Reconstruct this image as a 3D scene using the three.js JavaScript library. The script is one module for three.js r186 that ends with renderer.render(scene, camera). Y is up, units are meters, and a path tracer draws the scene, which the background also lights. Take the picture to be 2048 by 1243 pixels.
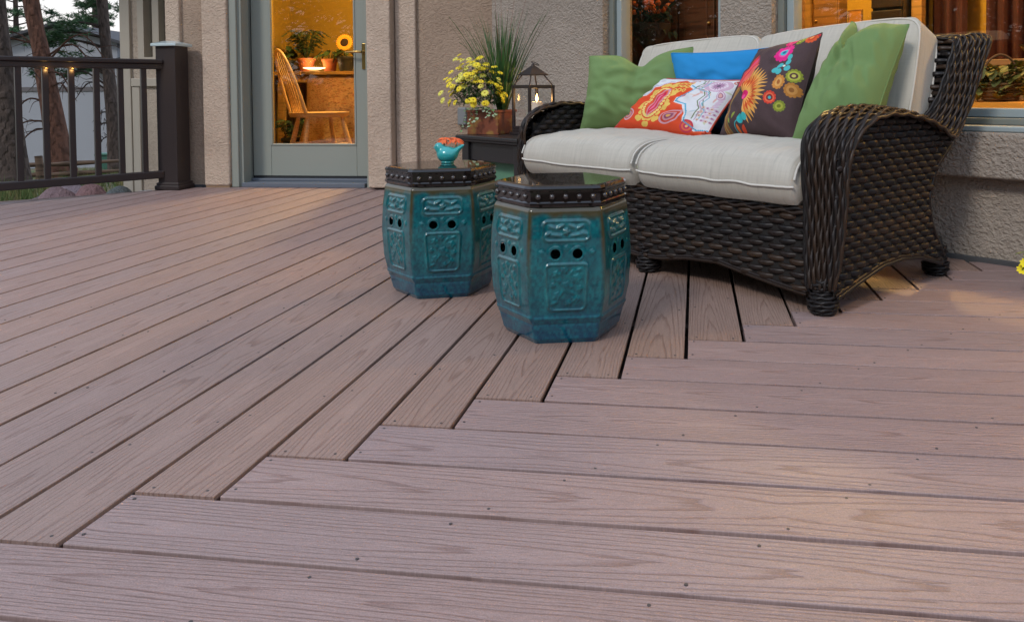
import * as THREE from 'three';
import { RoundedBoxGeometry } from 'three/addons/geometries/RoundedBoxGeometry.js';
import { mergeGeometries } from 'three/addons/utils/BufferGeometryUtils.js';

/* ------------------------------------------------------------------ camera, sky, sun, exposure */
const scene = new THREE.Scene();
const EYE = 0.6325;
// shifted lens: the optical axis meets the picture at (1181, 232) of 2048 x 1243
const camera = new THREE.PerspectiveCamera(2 * Math.atan(1011 / 1551) * 180 / Math.PI, 2362 / 2022, 0.05, 600);
camera.position.set(0, EYE, 0);
camera.rotation.order = 'YXZ';
camera.rotation.set(-0.0322, 0, -0.0061);
camera.setViewOffset(2362, 2022, 0, 779, 2048, 1243);
scene.add(camera);

const renderer = new THREE.WebGLRenderer({ antialias: true });
renderer.toneMapping = THREE.LinearToneMapping;
renderer.toneMappingExposure = 1.2;
renderer.shadowMap.enabled = true;

{ // dusk sky: pale blue overhead, warm white towards the horizon
  const W = 128, H = 64, data = new Float32Array(W * H * 4);
  for (let j = 0; j < H; j++) for (let i = 0; i < W; i++) {
    const el = (j + 0.5) / H * Math.PI - Math.PI / 2;
    const up = Math.max(0, Math.sin(el)), k = Math.pow(1 - up, 3);
    const c = el < 0 ? [0.10, 0.09, 0.08] : [0.80 + 0.32 * k, 0.98 + 0.06 * k, 1.30 - 0.36 * k];
    const wob = 1 + 0.05 * Math.sin(i / W * Math.PI * 4 + j * 0.4) * Math.cos(j * 0.7);
    for (let q = 0; q < 3; q++) data[(j * W + i) * 4 + q] = c[q] * wob * 0.88;
    data[(j * W + i) * 4 + 3] = 1;
  }
  const sky = new THREE.DataTexture(data, W, H, THREE.RGBAFormat, THREE.FloatType);
  sky.mapping = THREE.EquirectangularReflectionMapping;
  sky.magFilter = sky.minFilter = THREE.LinearFilter;
  sky.needsUpdate = true;
  scene.background = sky; scene.environment = sky;
}
const sun = new THREE.DirectionalLight(new THREE.Color(1, 0.93, 0.86), 1.25);
sun.position.set(-5, 7.5, 4.5); sun.target.position.set(0, 0, -2.5);
sun.castShadow = true; sun.shadow.radius = 22; sun.shadow.mapSize.set(2048, 2048);
Object.assign(sun.shadow.camera, { left: -12, right: 12, top: 12, bottom: -12, near: 0.1, far: 60 });
scene.add(sun, sun.target);

/* ------------------------------------------------------------------ small tools */
let seed = 7;
const rnd = () => { seed = (seed * 1664525 + 1013904223) >>> 0; return seed / 4294967296; };
const rr = (a, b) => a + (b - a) * rnd();
const V = (x, y, z) => new THREE.Vector3(x, y, z);
const PI = Math.PI, sin = Math.sin, cos = Math.cos, clamp = (x, a = 0, b = 1) => Math.min(b, Math.max(a, x));
const mix = (a, b, t) => a + (b - a) * t, sst = (a, b, x) => { const t = clamp((x - a) / (b - a)); return t * t * (3 - 2 * t); };
const hash = (x, y, s = 0) => { let h = (x * 374761393 + y * 668265263 + s * 974634777) | 0; h = Math.imul(h ^ (h >>> 13), 1274126177); return ((h ^ (h >>> 16)) >>> 0) / 4294967296; };
function noise(x, y, px = 0, py = 0, s = 0) { // value noise, tiles with periods px, py
  const xi = Math.floor(x), yi = Math.floor(y), xf = x - xi, yf = y - yi, u = xf * xf * (3 - 2 * xf), v = yf * yf * (3 - 2 * yf);
  const wx = (a) => px ? ((a % px) + px) % px : a, wy = (a) => py ? ((a % py) + py) % py : a;
  const a = hash(wx(xi), wy(yi), s), b = hash(wx(xi + 1), wy(yi), s), c = hash(wx(xi), wy(yi + 1), s), d = hash(wx(xi + 1), wy(yi + 1), s);
  return (a + (b - a) * u) * (1 - v) + (c + (d - c) * u) * v;
}
const fbm = (x, y, p, q, s, n = 4) => { let t = 0, a = 0.5; for (let k = 0; k < n; k++) { t += a * noise(x, y, p, q, s + k); x *= 2; y *= 2; p *= 2; q *= 2; a *= 0.5; } return t; };
const noise3 = (x, y, z) => (noise(x + z * 0.73, y - z * 0.41, 0, 0, 3) + noise(y + x * 0.37 + 9.1, z + 4.7, 0, 0, 5) + noise(z - y * 0.29 + 2.3, x + 7.7, 0, 0, 9)) / 3;

const taken = new Map();
function numbered(name) { const n = taken.get(name) || 0; taken.set(name, n + 1); return n ? name + '_' + String(n).padStart(3, '0') : name; }
function prep(g, keepColor) {
  const o = g.index ? g.toNonIndexed() : g.clone();
  for (const k of Object.keys(o.attributes)) if (!['position', 'normal', 'uv', ...(keepColor ? ['color'] : [])].includes(k)) o.deleteAttribute(k);
  if (!o.attributes.normal) o.computeVertexNormals();
  if (!o.attributes.uv) o.setAttribute('uv', new THREE.BufferAttribute(new Float32Array(o.attributes.position.count * 2), 2));
  return o;
}
const fuse = (list, keepColor) => Array.isArray(list) ? (list.length === 1 ? list[0] : mergeGeometries(list.map((g) => prep(g, keepColor)))) : list;
function triUV(g, k = 1) { // uv in metres from the dominant axis of each face
  const o = g.index ? g.toNonIndexed() : g, p = o.attributes.position, n = p.count, uv = new Float32Array(n * 2);
  const a = V(), b = V(), c = V(), nn = V();
  for (let i = 0; i < n; i += 3) {
    a.fromBufferAttribute(p, i); b.fromBufferAttribute(p, i + 1); c.fromBufferAttribute(p, i + 2);
    nn.copy(b).sub(a).cross(c.clone().sub(a)); const x = Math.abs(nn.x), y = Math.abs(nn.y), z = Math.abs(nn.z);
    [a, b, c].forEach((q, j) => { const [s, t] = y >= x && y >= z ? [q.x, q.z] : x >= z ? [q.z, q.y] : [q.x, q.y]; uv[(i + j) * 2] = s * k; uv[(i + j) * 2 + 1] = t * k; });
  }
  o.setAttribute('uv', new THREE.BufferAttribute(uv, 2)); return o;
}
function thing(name, label, category, pos = [0, 0, 0], ry = 0, group) {
  const o = new THREE.Group(); o.name = numbered(name); o.position.set(...pos); o.rotation.y = ry;
  o.userData = { label, category }; if (group) o.userData.group = group;
  scene.add(o); o.updateMatrixWorld(true); return o;
}
function part(name, geoms, mat, parent, keepColor) {
  const m = new THREE.Mesh(fuse(geoms, keepColor), mat);
  m.name = parent ? name : numbered(name); (parent || scene).add(m); return m;
}
function structure(name, geoms, mat) { const m = part(name, geoms, mat); m.userData.kind = 'structure'; return m; }
const box = (w, h, d, x = 0, y = 0, z = 0, r = 0.004) => triUV(new RoundedBoxGeometry(w, h, d, 2, Math.min(r, w / 2.01, h / 2.01, d / 2.01)).translate(x, y, z));
const slab = (x0, x1, y0, y1, z0, z1, r = 0.004) => box(x1 - x0, y1 - y0, z1 - z0, (x0 + x1) / 2, (y0 + y1) / 2, (z0 + z1) / 2, r);
const curve = (pts) => new THREE.CatmullRomCurve3(pts.map((p) => p.isVector3 ? p : V(...p)), false, 'centripetal');
const tube = (pts, r, seg = 16, rad = 8) => new THREE.TubeGeometry(curve(pts), seg, r, rad, false);
const cyl = (r0, r1, h, x = 0, y = 0, z = 0, n = 20) => new THREE.CylinderGeometry(r1, r0, h, n).translate(x, y + h / 2, z);
const lathe = (pts, n = 32) => new THREE.LatheGeometry(pts.map((p) => new THREE.Vector2(p[0], p[1])), n);
function bar(a, b, r0, r1 = r0, n = 8) { // tapered round bar between two points
  const A = V(...a), B = V(...b), d = B.clone().sub(A), g = new THREE.CylinderGeometry(r1, r0, d.length(), n);
  g.applyQuaternion(new THREE.Quaternion().setFromUnitVectors(V(0, 1, 0), d.normalize())); const m = A.add(B).multiplyScalar(0.5); return g.translate(m.x, m.y, m.z);
}
function taper(pts, rad, seg = 20, n = 8, bump = 0) { // a tube whose radius follows rad(t)
  const c = curve(pts), P = c.getSpacedPoints(seg), fr = c.computeFrenetFrames(seg, false), pos = [], idx = [], uv = [];
  for (let i = 0; i <= seg; i++) for (let j = 0; j <= n; j++) {
    const a = j / n * PI * 2, r = rad(i / seg) * (1 + bump * (noise(j % n * 1.7, i * 0.9, 0, 0, 31) - 0.5)), q = P[i].clone().addScaledVector(fr.normals[i], cos(a) * r).addScaledVector(fr.binormals[i], sin(a) * r);
    pos.push(q.x, q.y, q.z); uv.push(j / n, i / seg);
    if (i < seg && j < n) { const k = i * (n + 1) + j; idx.push(k, k + n + 1, k + 1, k + 1, k + n + 1, k + n + 2); }
  }
  return grid(pos, idx, uv);
}
function grid(pos, idx, uv) {
  const g = new THREE.BufferGeometry(); g.setAttribute('position', new THREE.Float32BufferAttribute(pos, 3));
  if (uv) g.setAttribute('uv', new THREE.Float32BufferAttribute(uv, 2)); g.setIndex(idx); g.computeVertexNormals(); return g;
}
function surface(nu, nv, f, uvf) { // a sheet of (nu x nv) cells, f(s, t) -> [x, y, z]
  const pos = [], uv = [], idx = [];
  for (let i = 0; i <= nu; i++) for (let j = 0; j <= nv; j++) {
    pos.push(...f(i / nu, j / nv)); uv.push(...(uvf ? uvf(i / nu, j / nv) : [i / nu, j / nv]));
    if (i < nu && j < nv) { const k = i * (nv + 1) + j; idx.push(k, k + 1, k + nv + 1, k + 1, k + nv + 2, k + nv + 1); }
  }
  return grid(pos, idx, uv);
}
function flip(g) { // mirror across x = 0, faces turned so that they still look outwards
  const o = g.clone().scale(-1, 1, 1);
  if (o.index) { const a = o.index.array; for (let i = 0; i < a.length; i += 3) { const t = a[i]; a[i] = a[i + 1]; a[i + 1] = t; } }
  else for (const k of Object.keys(o.attributes)) { const at = o.attributes[k], s = at.itemSize, a = at.array; for (let i = 0; i < at.count; i += 3) for (let q = 0; q < s; q++) { const t = a[i * s + q]; a[i * s + q] = a[(i + 1) * s + q]; a[(i + 1) * s + q] = t; } }
  o.computeVertexNormals(); return o;
}
const extrude = (pts, depth, bevel = 0) => new THREE.ExtrudeGeometry(new THREE.Shape(pts.map((p) => new THREE.Vector2(p[0], p[1]))), { depth, bevelEnabled: bevel > 0, bevelSize: bevel, bevelThickness: bevel, bevelSegments: 2, curveSegments: 8 });

/* ------------------------------------------------------------------ textures and materials */
const srgb = (c) => 255 * (c <= 0.0031308 ? c * 12.92 : 1.055 * Math.pow(clamp(c), 1 / 2.4) - 0.055);
function tex(w, h, f, color = true, mirror = false) { // f(i, j) -> linear [r, g, b] or a height
  const d = new Uint8Array(w * h * 4);
  for (let j = 0; j < h; j++) for (let i = 0; i < w; i++) {
    const c = f(i, j), k = (j * w + i) * 4;
    if (color) { d[k] = srgb(c[0]); d[k + 1] = srgb(c[1]); d[k + 2] = srgb(c[2]); } else d[k] = d[k + 1] = d[k + 2] = clamp(c) * 255;
    d[k + 3] = 255;
  }
  const t = new THREE.DataTexture(d, w, h, THREE.RGBAFormat); t.wrapS = t.wrapT = mirror ? THREE.MirroredRepeatWrapping : THREE.RepeatWrapping;
  t.magFilter = THREE.LinearFilter; t.minFilter = THREE.LinearMipmapLinearFilter; t.generateMipmaps = true;
  if (color) t.colorSpace = THREE.SRGBColorSpace; t.needsUpdate = true; return t;
}
const rep = (t, x, y = x) => { const c = t.clone(); c.repeat.set(x, y); c.needsUpdate = true; return c; };
const std = (c, roughness = 0.7, o = {}) => new THREE.MeshStandardMaterial({ color: new THREE.Color().setRGB(...c), roughness, side: THREE.DoubleSide, ...o });
const phys = (c, roughness = 0.4, o = {}) => new THREE.MeshPhysicalMaterial({ color: new THREE.Color().setRGB(...c), roughness, side: THREE.DoubleSide, ...o });

// stucco: soft dashed swirls about 2 cm across over a sandy grain
const stuccoH = (i, j) => { const x = i / 1024, y = j / 1024; const w = noise(x * 30, y * 30, 30, 30, 3) * 0.8, a = fbm(x * 84 + w, y * 104 + w, 84, 104, 11, 2), b = noise(x * 230, y * 230, 230, 230, 17); return 0.2 + 0.6 * sst(0.2, 0.6, a) + 0.45 * (b - 0.5); };
const stuccoBump = rep(tex(1024, 1024, stuccoH, false), 1 / 0.9);
const stuccoMap = rep(tex(512, 512, (i, j) => { const x = i / 512, y = j / 512, m = fbm(x * 6, y * 6, 6, 6, 23, 4), g = noise(x * 150, y * 150, 150, 150, 4); const v = 0.74 + 0.36 * m + 0.16 * (g - 0.5); return [v, v * (0.985 + 0.03 * m), v * (0.97 + 0.05 * m)]; }), 1 / 1.7);
const stucco = (c, bump = 0.005) => std(c, 0.95, { map: stuccoMap, bumpMap: stuccoBump, bumpScale: bump });
const M = {
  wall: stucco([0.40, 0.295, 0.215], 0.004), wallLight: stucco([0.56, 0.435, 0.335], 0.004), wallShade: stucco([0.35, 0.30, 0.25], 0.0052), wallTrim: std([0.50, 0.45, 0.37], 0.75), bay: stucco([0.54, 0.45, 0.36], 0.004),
  sage: std([0.27, 0.29, 0.25], 0.55), sageDark: std([0.17, 0.19, 0.17], 0.6), clad: phys([0.30, 0.36, 0.37], 0.42), seal: std([0.02, 0.022, 0.025], 0.7),
  sill: std([0.12, 0.14, 0.17], 0.5), baseTrim: std([0.055, 0.058, 0.062], 0.7), brass: std([0.45, 0.30, 0.10], 0.28, { metalness: 1 }), soffit: std([0.4, 0.34, 0.28], 0.9), shingle: std([0.09, 0.08, 0.075], 0.95),
  glass: phys([1, 1, 1], 0.0, { transmission: 1, thickness: 0, ior: 1.5 }),
  rail: phys([0.030, 0.021, 0.020], 0.42), cap: phys([0.50, 0.60, 0.60], 0.3, { clearcoat: 0.6 }),
};
/* ------------------------------------------------------------------ deck */
const YAW = -0.134, S = 0.1445, CU = 6.155 * S, CV = -6.6406 * S;
const deck = new THREE.Group(); deck.name = 'deck'; deck.userData = { kind: 'structure' };
deck.position.set(-CU * cos(YAW) + CV * sin(YAW), 0, CU * sin(YAW) + CV * cos(YAW)); deck.rotation.y = YAW; scene.add(deck);
{
  const N = 5, W = 2048, H = 128, mats = [];
  for (let n = 0; n < N; n++) {
    const L0 = rr(0.6, 1.8), sl = rr(0.010, 0.017), off = rr(-0.012, 0.012), s = 40 + n * 9, flat = n % 2 ? 1 : 0.8;
    const line = (i, j) => {
      const L = i / W * 2.4, y = (j / H - 0.5) * 0.14 * flat - off + 0.007 * (noise(L * 2.2, n, 0, 0, s) - 0.5) + 0.0022 * (noise(L * 11, j / H * 3, 0, 0, s + 1) - 0.5);
      const z = 0.004 + Math.abs(L - L0) * sl + 0.006 * noise(L * 1.3, 3, 0, 0, s + 2), r = Math.sqrt(y * y * 0.22 + z * z);
      const ph = r / 0.0029 + 0.35 * noise(L * 6, y * 300, 0, 0, s + 3), f = ph - Math.floor(ph);
      return sst(0.66, 0.92, f) * (1 - sst(0.94, 1, f));
    };
    const fine = (i, j) => 0.5 * noise(i / W * 60, j / H * 62, 0, 0, s + 4) + 0.5 * noise(i / W * 190, j / H * 110, 0, 0, s + 5);
    const map = tex(W, H, (i, j) => {
      const l = line(i, j), f = fine(i, j), sp = hash(i, j, s) , v = 1 + 0.26 * (f - 0.5) + 0.34 * (sp - 0.5) + 0.10 * (noise(i / W * 9, j / H * 2, 0, 0, s + 6) - 0.5), k = 0.30 * l * (0.35 + 1.1 * f);
      return [0.292 * v * (1 - k * 0.9), 0.207 * v * (1 - k * 1.1), 0.184 * v * (1 - k * 1.18)];
    }, true, true);
    const bump = tex(W, H, (i, j) => 0.7 - 0.45 * line(i, j) + 0.42 * (fine(i, j) - 0.5) + 0.16 * (hash(i, j, s) - 0.5), false, true);
    mats.push([map, bump]);
  }
  const tints = [[1, 1, 1], [0.93, 0.94, 0.95], [1.04, 1.02, 1.0], [0.97, 0.98, 1.0], [0.98, 0.955, 0.94]];
  const mat = (warm) => { const [map, bump] = mats[Math.floor(rnd() * N)], t = tints[Math.floor(rnd() * 5)]; return new THREE.MeshPhysicalMaterial({ map, bumpMap: bump, bumpScale: 0.0022, roughness: 0.50, color: new THREE.Color().setRGB(t[0] * mix(1.03, 0.97, warm), t[1] * mix(1.05, 0.93, warm), t[2] * mix(1.10, 0.84, warm)), specularIntensity: 0.9 }); };  // warm paints the grain-direction sheen into the colour: boards running away turn browner
  // a plank of width w from a0/a1 (its start at either edge) to b0/b1 along x, its top at y = 0, edges eased
  function plank(w, a0, a1, b0, b1) {
    const t = 0.026, r = 0.0014, prof = [[-w / 2 + 0.007, -t], [-w / 2 + 0.007, -0.009], [-w / 2, -0.008], [-w / 2, -r], [-w / 2 + r * 0.3, -r * 0.3], [-w / 2 + r, 0], [w / 2 - r, 0], [w / 2 - r * 0.3, -r * 0.3], [w / 2, -r], [w / 2, -0.008], [w / 2 - 0.007, -0.009], [w / 2 - 0.007, -t]];
    const pos = [], nor = [], uv = [], o = rr(0, 2), fl = rnd() < 0.5 ? 1 : -1;
    const P = (e, k) => { const [y, h] = prof[k], f = y / w + 0.5; return [e ? mix(b0, b1, f) : mix(a0, a1, f), h, -y]; };
    const tri = (...q) => { const [A, B, C] = q.map((v) => V(...v)), n = B.clone().sub(A).cross(C.clone().sub(A)).normalize(); for (const v of [A, B, C]) { pos.push(v.x, v.y, v.z); nor.push(n.x, n.y, n.z); uv.push((v.x + o) / 2.4, 0.5 - fl * v.z / 0.142); } };
    for (let k = 0; k < 11; k++) { tri(P(0, k), P(1, k), P(1, k + 1)); tri(P(0, k), P(1, k + 1), P(0, k + 1)); }
    for (const e of [0, 1]) for (let k = 1; k < 11; k++) e ? tri(P(e, 0), P(e, k + 1), P(e, k)) : tri(P(e, 0), P(e, k), P(e, k + 1));
    const g = new THREE.BufferGeometry(); g.setAttribute('position', new THREE.Float32BufferAttribute(pos, 3)); g.setAttribute('normal', new THREE.Float32BufferAttribute(nor, 3)); g.setAttribute('uv', new THREE.Float32BufferAttribute(uv, 2)); return g;
  }
  const gap = 0.0090, W0 = S - gap, end = 0.0018, screws = [];
  const wallU = (v) => 14.11 + (13.416 - v) * 1.33 + 0.6;               // where the angled wall stands
  const edgeV = (u) => 21.49 + (u + 22.07) * 0.985 - 0.25;               // the deck's diagonal edge under the railing
  const topV = (u) => Math.min(27.3, 13.416 + (14.11 - u) / 1.33 + 0.6);
  const screw = (u, v) => screws.push(new THREE.CylinderGeometry(0.0026, 0.0026, 0.003, 8).translate(u * S, -0.0008, -v * S));
  for (let k = -8; k <= 15; k++) {                                        // boards that run to the right
    const b = Math.min(wallU(k + 0.5), k + 26); if (b < k + 0.5) continue;
    const m = part('plank', plank(W0, k * S + gap * 0.55, k * S + gap * 0.55, b * S, b * S), mat(0), deck); m.position.set(0, rr(-0.0006, 0.0006), -(k + 0.5) * S);
    for (const [u, f] of [[0.11, 0.2], [0.13, 0.88]]) screw(k + u, k + f);
    for (let q = 2.83; q < b - k; q += 3.07) { screw(k + q + 0.17, k + 0.15); screw(k + q + 0.86, k + 0.83); }
  }
  for (let k = -27; k <= 15; k++) {                                       // boards that run away
    const a = Math.max(k + 1, -8), e0 = Math.min(edgeV(k + 0.02), topV(k)), e1 = Math.min(edgeV(k + 0.98), topV(k + 1)); if (e1 < a + 0.2) continue;
    const m = part('plank', plank(W0, a * S + end, a * S + end, e1 * S, e0 * S), mat(sst(-12, 5, k + rr(-2, 2))), deck); m.position.set((k + 0.5) * S, rr(-0.0006, 0.0006), 0); m.rotation.y = PI / 2;
    if (k > -9) for (const [u, f] of [[0.18, 0.12], [0.82, 0.13]]) screw(k + u, k + 1 + f);
    for (const q of [2.95, 6.6, 10.2, 13.8]) if (k + q + 1 < Math.min(e0, e1)) { screw(k + 0.15, k + q + 0.1); screw(k + 0.84, k + q + 0.85); }
  }
  const sc = part('screws', screws, std([0.08, 0.07, 0.068], 0.6, { metalness: 0.3 }), deck); sc.userData.kind = 'stuff';
  // border board along the diagonal edge, fascia below it, dark joists under the boards
  const E0 = [-22.07 * S, 21.49 * S], E1 = [-17.2 * S, 26.3 * S], EL = Math.hypot(E1[0] - E0[0], E1[1] - E0[1]), ang = Math.atan2(E1[1] - E0[1], E1[0] - E0[0]);
  const place = (m) => { m.position.set(E0[0], 0, -E0[1]); m.rotation.y = ang; return m; };
  place(part('fascia_board', slab(-1.4, EL + 0.1, -0.24, -0.002, -0.035, -0.012, 0.002), mat(0.5), deck));
  const joist = []; for (let q = -14; q < 30; q += 2.8) joist.push(slab(Math.max(-27, q - 43.4) * S, 5.5, -0.24, -0.0275, -q * S - 0.02, -q * S + 0.02, 0.001));
  part('joist', joist, std([0.05, 0.028, 0.02], 0.9), deck).userData.kind = 'stuff';
  part('deck_underlay', extrude([[-24 * S, -8 * S], [40 * S, -8 * S], [40 * S, 12 * S], [2 * S, 24 * S], [-5 * S, 27.2 * S], [-16.6 * S, 27.2 * S], [-22.0 * S, 21.3 * S], [-27 * S, 16 * S], [-27 * S, -8 * S]], 0.01).rotateX(-PI / 2).translate(0, -0.06, 0), std([0.03, 0.017, 0.012], 0.95), deck);
}

/* ------------------------------------------------------------------ house */
const DTH = -0.1130, D0 = [-2.0, 0, -5.165];
const house = thing('house', 'tan stucco house with sage green glass door and angled wall of lit windows', 'house', D0, DTH);
const inHouse = new THREE.Matrix4().copy(house.matrixWorld).invert();
const RTH = -PI / 4, RF = new THREE.Matrix4().makeTranslation(1.325, 0, -2.918).multiply(new THREE.Matrix4().makeRotationY(RTH)); // x along the angled wall, z out of it
const onR = (g) => (Array.isArray(g) ? fuse(g) : g).clone().applyMatrix4(new THREE.Matrix4().multiplyMatrices(inHouse, RF));
const TOP = 2.75;
{
  // wall with the door: x along the wall, z out of it. Openings leave room for the door.
  part('wall', [slab(-0.87, -0.40, -0.6, TOP, -0.24, -0.02), slab(0.56, 1.5, -0.6, TOP, -0.24, -0.02), slab(-0.402, 0.562, 2.12, TOP, -0.24, -0.022)], M.wall, house);
  part('foundation', slab(-0.86, 1.48, -0.9, -0.03, -0.22, -0.10), M.wall, house);
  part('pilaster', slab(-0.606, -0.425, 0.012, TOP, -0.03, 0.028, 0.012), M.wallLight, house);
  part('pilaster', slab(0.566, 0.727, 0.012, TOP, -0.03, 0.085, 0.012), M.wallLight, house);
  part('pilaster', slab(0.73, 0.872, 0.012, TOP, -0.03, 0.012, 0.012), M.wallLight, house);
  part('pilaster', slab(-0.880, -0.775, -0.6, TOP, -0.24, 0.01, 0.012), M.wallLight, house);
  part('pilaster_base', slab(-0.600, -0.430, -0.01, 0.02, -0.02, 0.020, 0.003), std([0.30, 0.20, 0.12], 0.9), house);
  part('base_trim', slab(-0.87, -0.402, -0.02, 0.014, -0.03, -0.008, 0.002), M.baseTrim, house); part('base_trim', slab(0.562, 1.48, -0.02, 0.014, -0.03, 0.004, 0.002), M.baseTrim, house);
  part('wall', [slab(-0.876, -0.846, -0.6, TOP, -1.2, -0.25), slab(-0.955, -0.86, -0.6, TOP, -1.30, -1.2005)], M.wall, house);
  // patio door
  const door = new THREE.Group(); door.name = 'patio_door'; house.add(door);
  const zf = -0.155;
  part('door_frame', [slab(-0.425, -0.372, 0.0, 2.12, -0.10, 0.005, 0.006), slab(-0.400, -0.367, 0.0, 2.12, -0.22, -0.015, 0.004), slab(-0.372, -0.350, 0.0, 2.10, -0.115, -0.02, 0.004),
    slab(0.528, 0.566, 0.0, 2.12, -0.22, 0.012, 0.006), slab(0.505, 0.5275, 0.0, 2.10, -0.22, -0.05, 0.004), slab(-0.366, 0.505, 2.06, 2.12, -0.22, 0.005, 0.004)], M.sage, door);
  const y0 = 0.062, y1 = 2.055, xl = -0.358, xr = 0.500, gl = -0.226, gr = 0.390, gb = 0.272, gt = 1.93;
  part('door_leaf', [slab(xl, gl, y0, y1, zf - 0.045, zf, 0.004), slab(gr, xr, y0, y1, zf - 0.045, zf, 0.004), slab(gl + 0.0005, gr - 0.0005, y0, gb, zf - 0.044, zf - 0.001, 0.003), slab(gl + 0.0005, gr - 0.0005, gt, y1, zf - 0.044, zf - 0.001, 0.003)], M.sage, door);
  const bd = 0.012; part('glazing_bead', [slab(gl - 0.001, gl + bd, gb, gt, zf - 0.02, zf + 0.004, 0.003), slab(gr - bd, gr + 0.001, gb, gt, zf - 0.02, zf + 0.004, 0.003), slab(gl + bd, gr - bd, gb - 0.001, gb + bd, zf - 0.02, zf + 0.004, 0.003)], M.sage, door);
  part('pane', slab(gl + 0.004, gr - 0.004, gb + 0.004, gt - 0.004, zf - 0.026, zf - 0.022, 0.0005), M.glass, door);
  part('weather_seal', [slab(xl - 0.012, xl - 0.002, 0.03, y1, zf - 0.05, zf - 0.012, 0.001), slab(xl, xr, 0.045, y0 - 0.002, zf - 0.045, zf - 0.006, 0.001)], M.seal, door);
  const h = part('handle', [slab(0.438, 0.468, 0.79, 0.965, zf - 0.002, zf + 0.008, 0.004), bar([0.452, 0.905, zf], [0.452, 0.905, zf + 0.05], 0.009), taper([[0.452, 0.905, zf + 0.05], [0.42, 0.907, zf + 0.055], [0.34, 0.903, zf + 0.05]], (t) => 0.009 - 0.003 * t, 10, 8)], M.brass, door);
  part('threshold', [slab(-0.36, 0.505, 0.0, 0.030, -0.21, -0.005, 0.004), slab(-0.36, 0.505, 0.030, 0.046, -0.21, -0.12, 0.004)], M.sill, door);
  part('outlet_cover', [box(0.06, 0.115, 0.035, 1.175, 0.475, 0.0, 0.01)], std([0.20, 0.21, 0.21], 0.5), house);

  // angled wall with two windows above a ledge
  const w1 = [-1.778, -1.014], w2 = [-0.738, 1.7], wy0 = 0.50, wy1 = 1.95, L0 = -2.74, L1 = 3.2;
  part('wall', [onR([slab(L0, w1[0], 0.318, TOP, -0.24, 0), slab(w1[1], w2[0], 0.318, TOP, -0.24, 0), slab(w2[1], L1, 0.318, TOP, -0.24, 0), slab(w1[0] - 0.001, w1[1] + 0.001, wy1, TOP, -0.24, -0.002), slab(w2[0] - 0.001, w2[1] + 0.001, wy1, TOP, -0.24, -0.002),
    slab(w1[0] - 0.001, w1[1] + 0.001, 0.318, wy0, -0.24, -0.002), slab(w2[0] - 0.001, w2[1] + 0.001, 0.318, wy0, -0.24, -0.002)])], M.wallShade, house);
  part('wall', onR(slab(L0, L1, -0.6, 0.3175, -0.24, -0.01, 0.003)), M.wallShade, house);
  part('window_ledge', onR(slab(L0 + 0.05, L1, 0.312, 0.478, 0.0005, 0.060, 0.012)), M.wallShade, house);
  part('base_trim', onR(slab(L0 + 0.05, L1, -0.02, 0.018, -0.005, 0.012, 0.003)), M.baseTrim, house);
  for (const [a, b] of [w1, w2]) {
    const w = new THREE.Group(); w.name = 'window'; house.add(w);
    part('window_frame', onR([slab(a, a + 0.03, wy0, wy1, -0.16, -0.05, 0.004), slab(b - 0.03, b, wy0, wy1, -0.16, -0.05, 0.004), slab(a + 0.0305, b - 0.0305, wy0, wy0 + 0.025, -0.16, -0.03, 0.004), slab(a + 0.0305, b - 0.0305, wy1 - 0.03, wy1, -0.16, -0.05, 0.004)]), M.sageDark, w);
    part('sash', onR([slab(a + 0.031, a + 0.066, wy0 + 0.026, wy1 - 0.031, -0.15, -0.075, 0.005), slab(b - 0.066, b - 0.031, wy0 + 0.026, wy1 - 0.031, -0.15, -0.075, 0.005), slab(a + 0.066, b - 0.066, wy0 + 0.026, wy0 + 0.060, -0.149, -0.076, 0.005), slab(a + 0.066, b - 0.066, wy1 - 0.066, wy1 - 0.031, -0.149, -0.076, 0.005)]), M.clad, w);
    part('pane', onR(slab(a + 0.06, b - 0.06, wy0 + 0.055, wy1 - 0.06, -0.118, -0.114, 0.0005)), M.glass, w);
  }
  part('window_sill', onR(slab(w2[0] + 0.002, w2[1] - 0.002, 0.478, 0.4995, -0.1, 0.045, 0.006)), M.clad, house);
  // soffit and roof edge above both walls
  part('eave', [slab(-1.2, 1.6, TOP, TOP + 0.12, -0.5, 0.22, 0.004), onR(slab(L0 + 0.1, L1, TOP + 0.001, TOP + 0.119, -0.5, 0.25, 0.004))], M.soffit, house);
  part('roof', [slab(-4, 1.7, TOP + 0.121, TOP + 0.2, -5.5, 0.24, 0.004), onR(slab(-3.5, L1, TOP + 0.122, TOP + 0.199, -4.5, 0.27, 0.004))], M.shingle, house);
  // bay that stands back beyond the railing post: x -2.25..-1.6, z about -1.25
  const bz = -1.28;
  part('bay_wall', [slab(-2.17, -0.94, -0.9, 0.90, bz - 0.14, bz, 0.004), slab(-2.17, -2.035, 0.90, TOP, bz - 0.14, bz, 0.004), slab(-1.745, -0.94, 0.90, TOP, bz - 0.14, bz, 0.004), slab(-2.17, -2.05, -0.9, TOP, -4.5, bz - 0.141, 0.004)], M.bay, house);
  part('corner_trim', [slab(-2.185, -2.094, -0.9, TOP, bz - 0.1, bz + 0.028, 0.006)], M.wallTrim, house);
  part('belt_trim', [slab(-2.09, -1.0, 0.695, 0.765, bz - 0.01, bz + 0.03, 0.006)], M.wallTrim, house);
  part('panel_trim', [slab(-2.09, -2.02, -0.9, 0.694, bz - 0.01, bz + 0.02, 0.006)], M.wallTrim, house);
  const bw = new THREE.Group(); bw.name = 'window'; house.add(bw);
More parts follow.
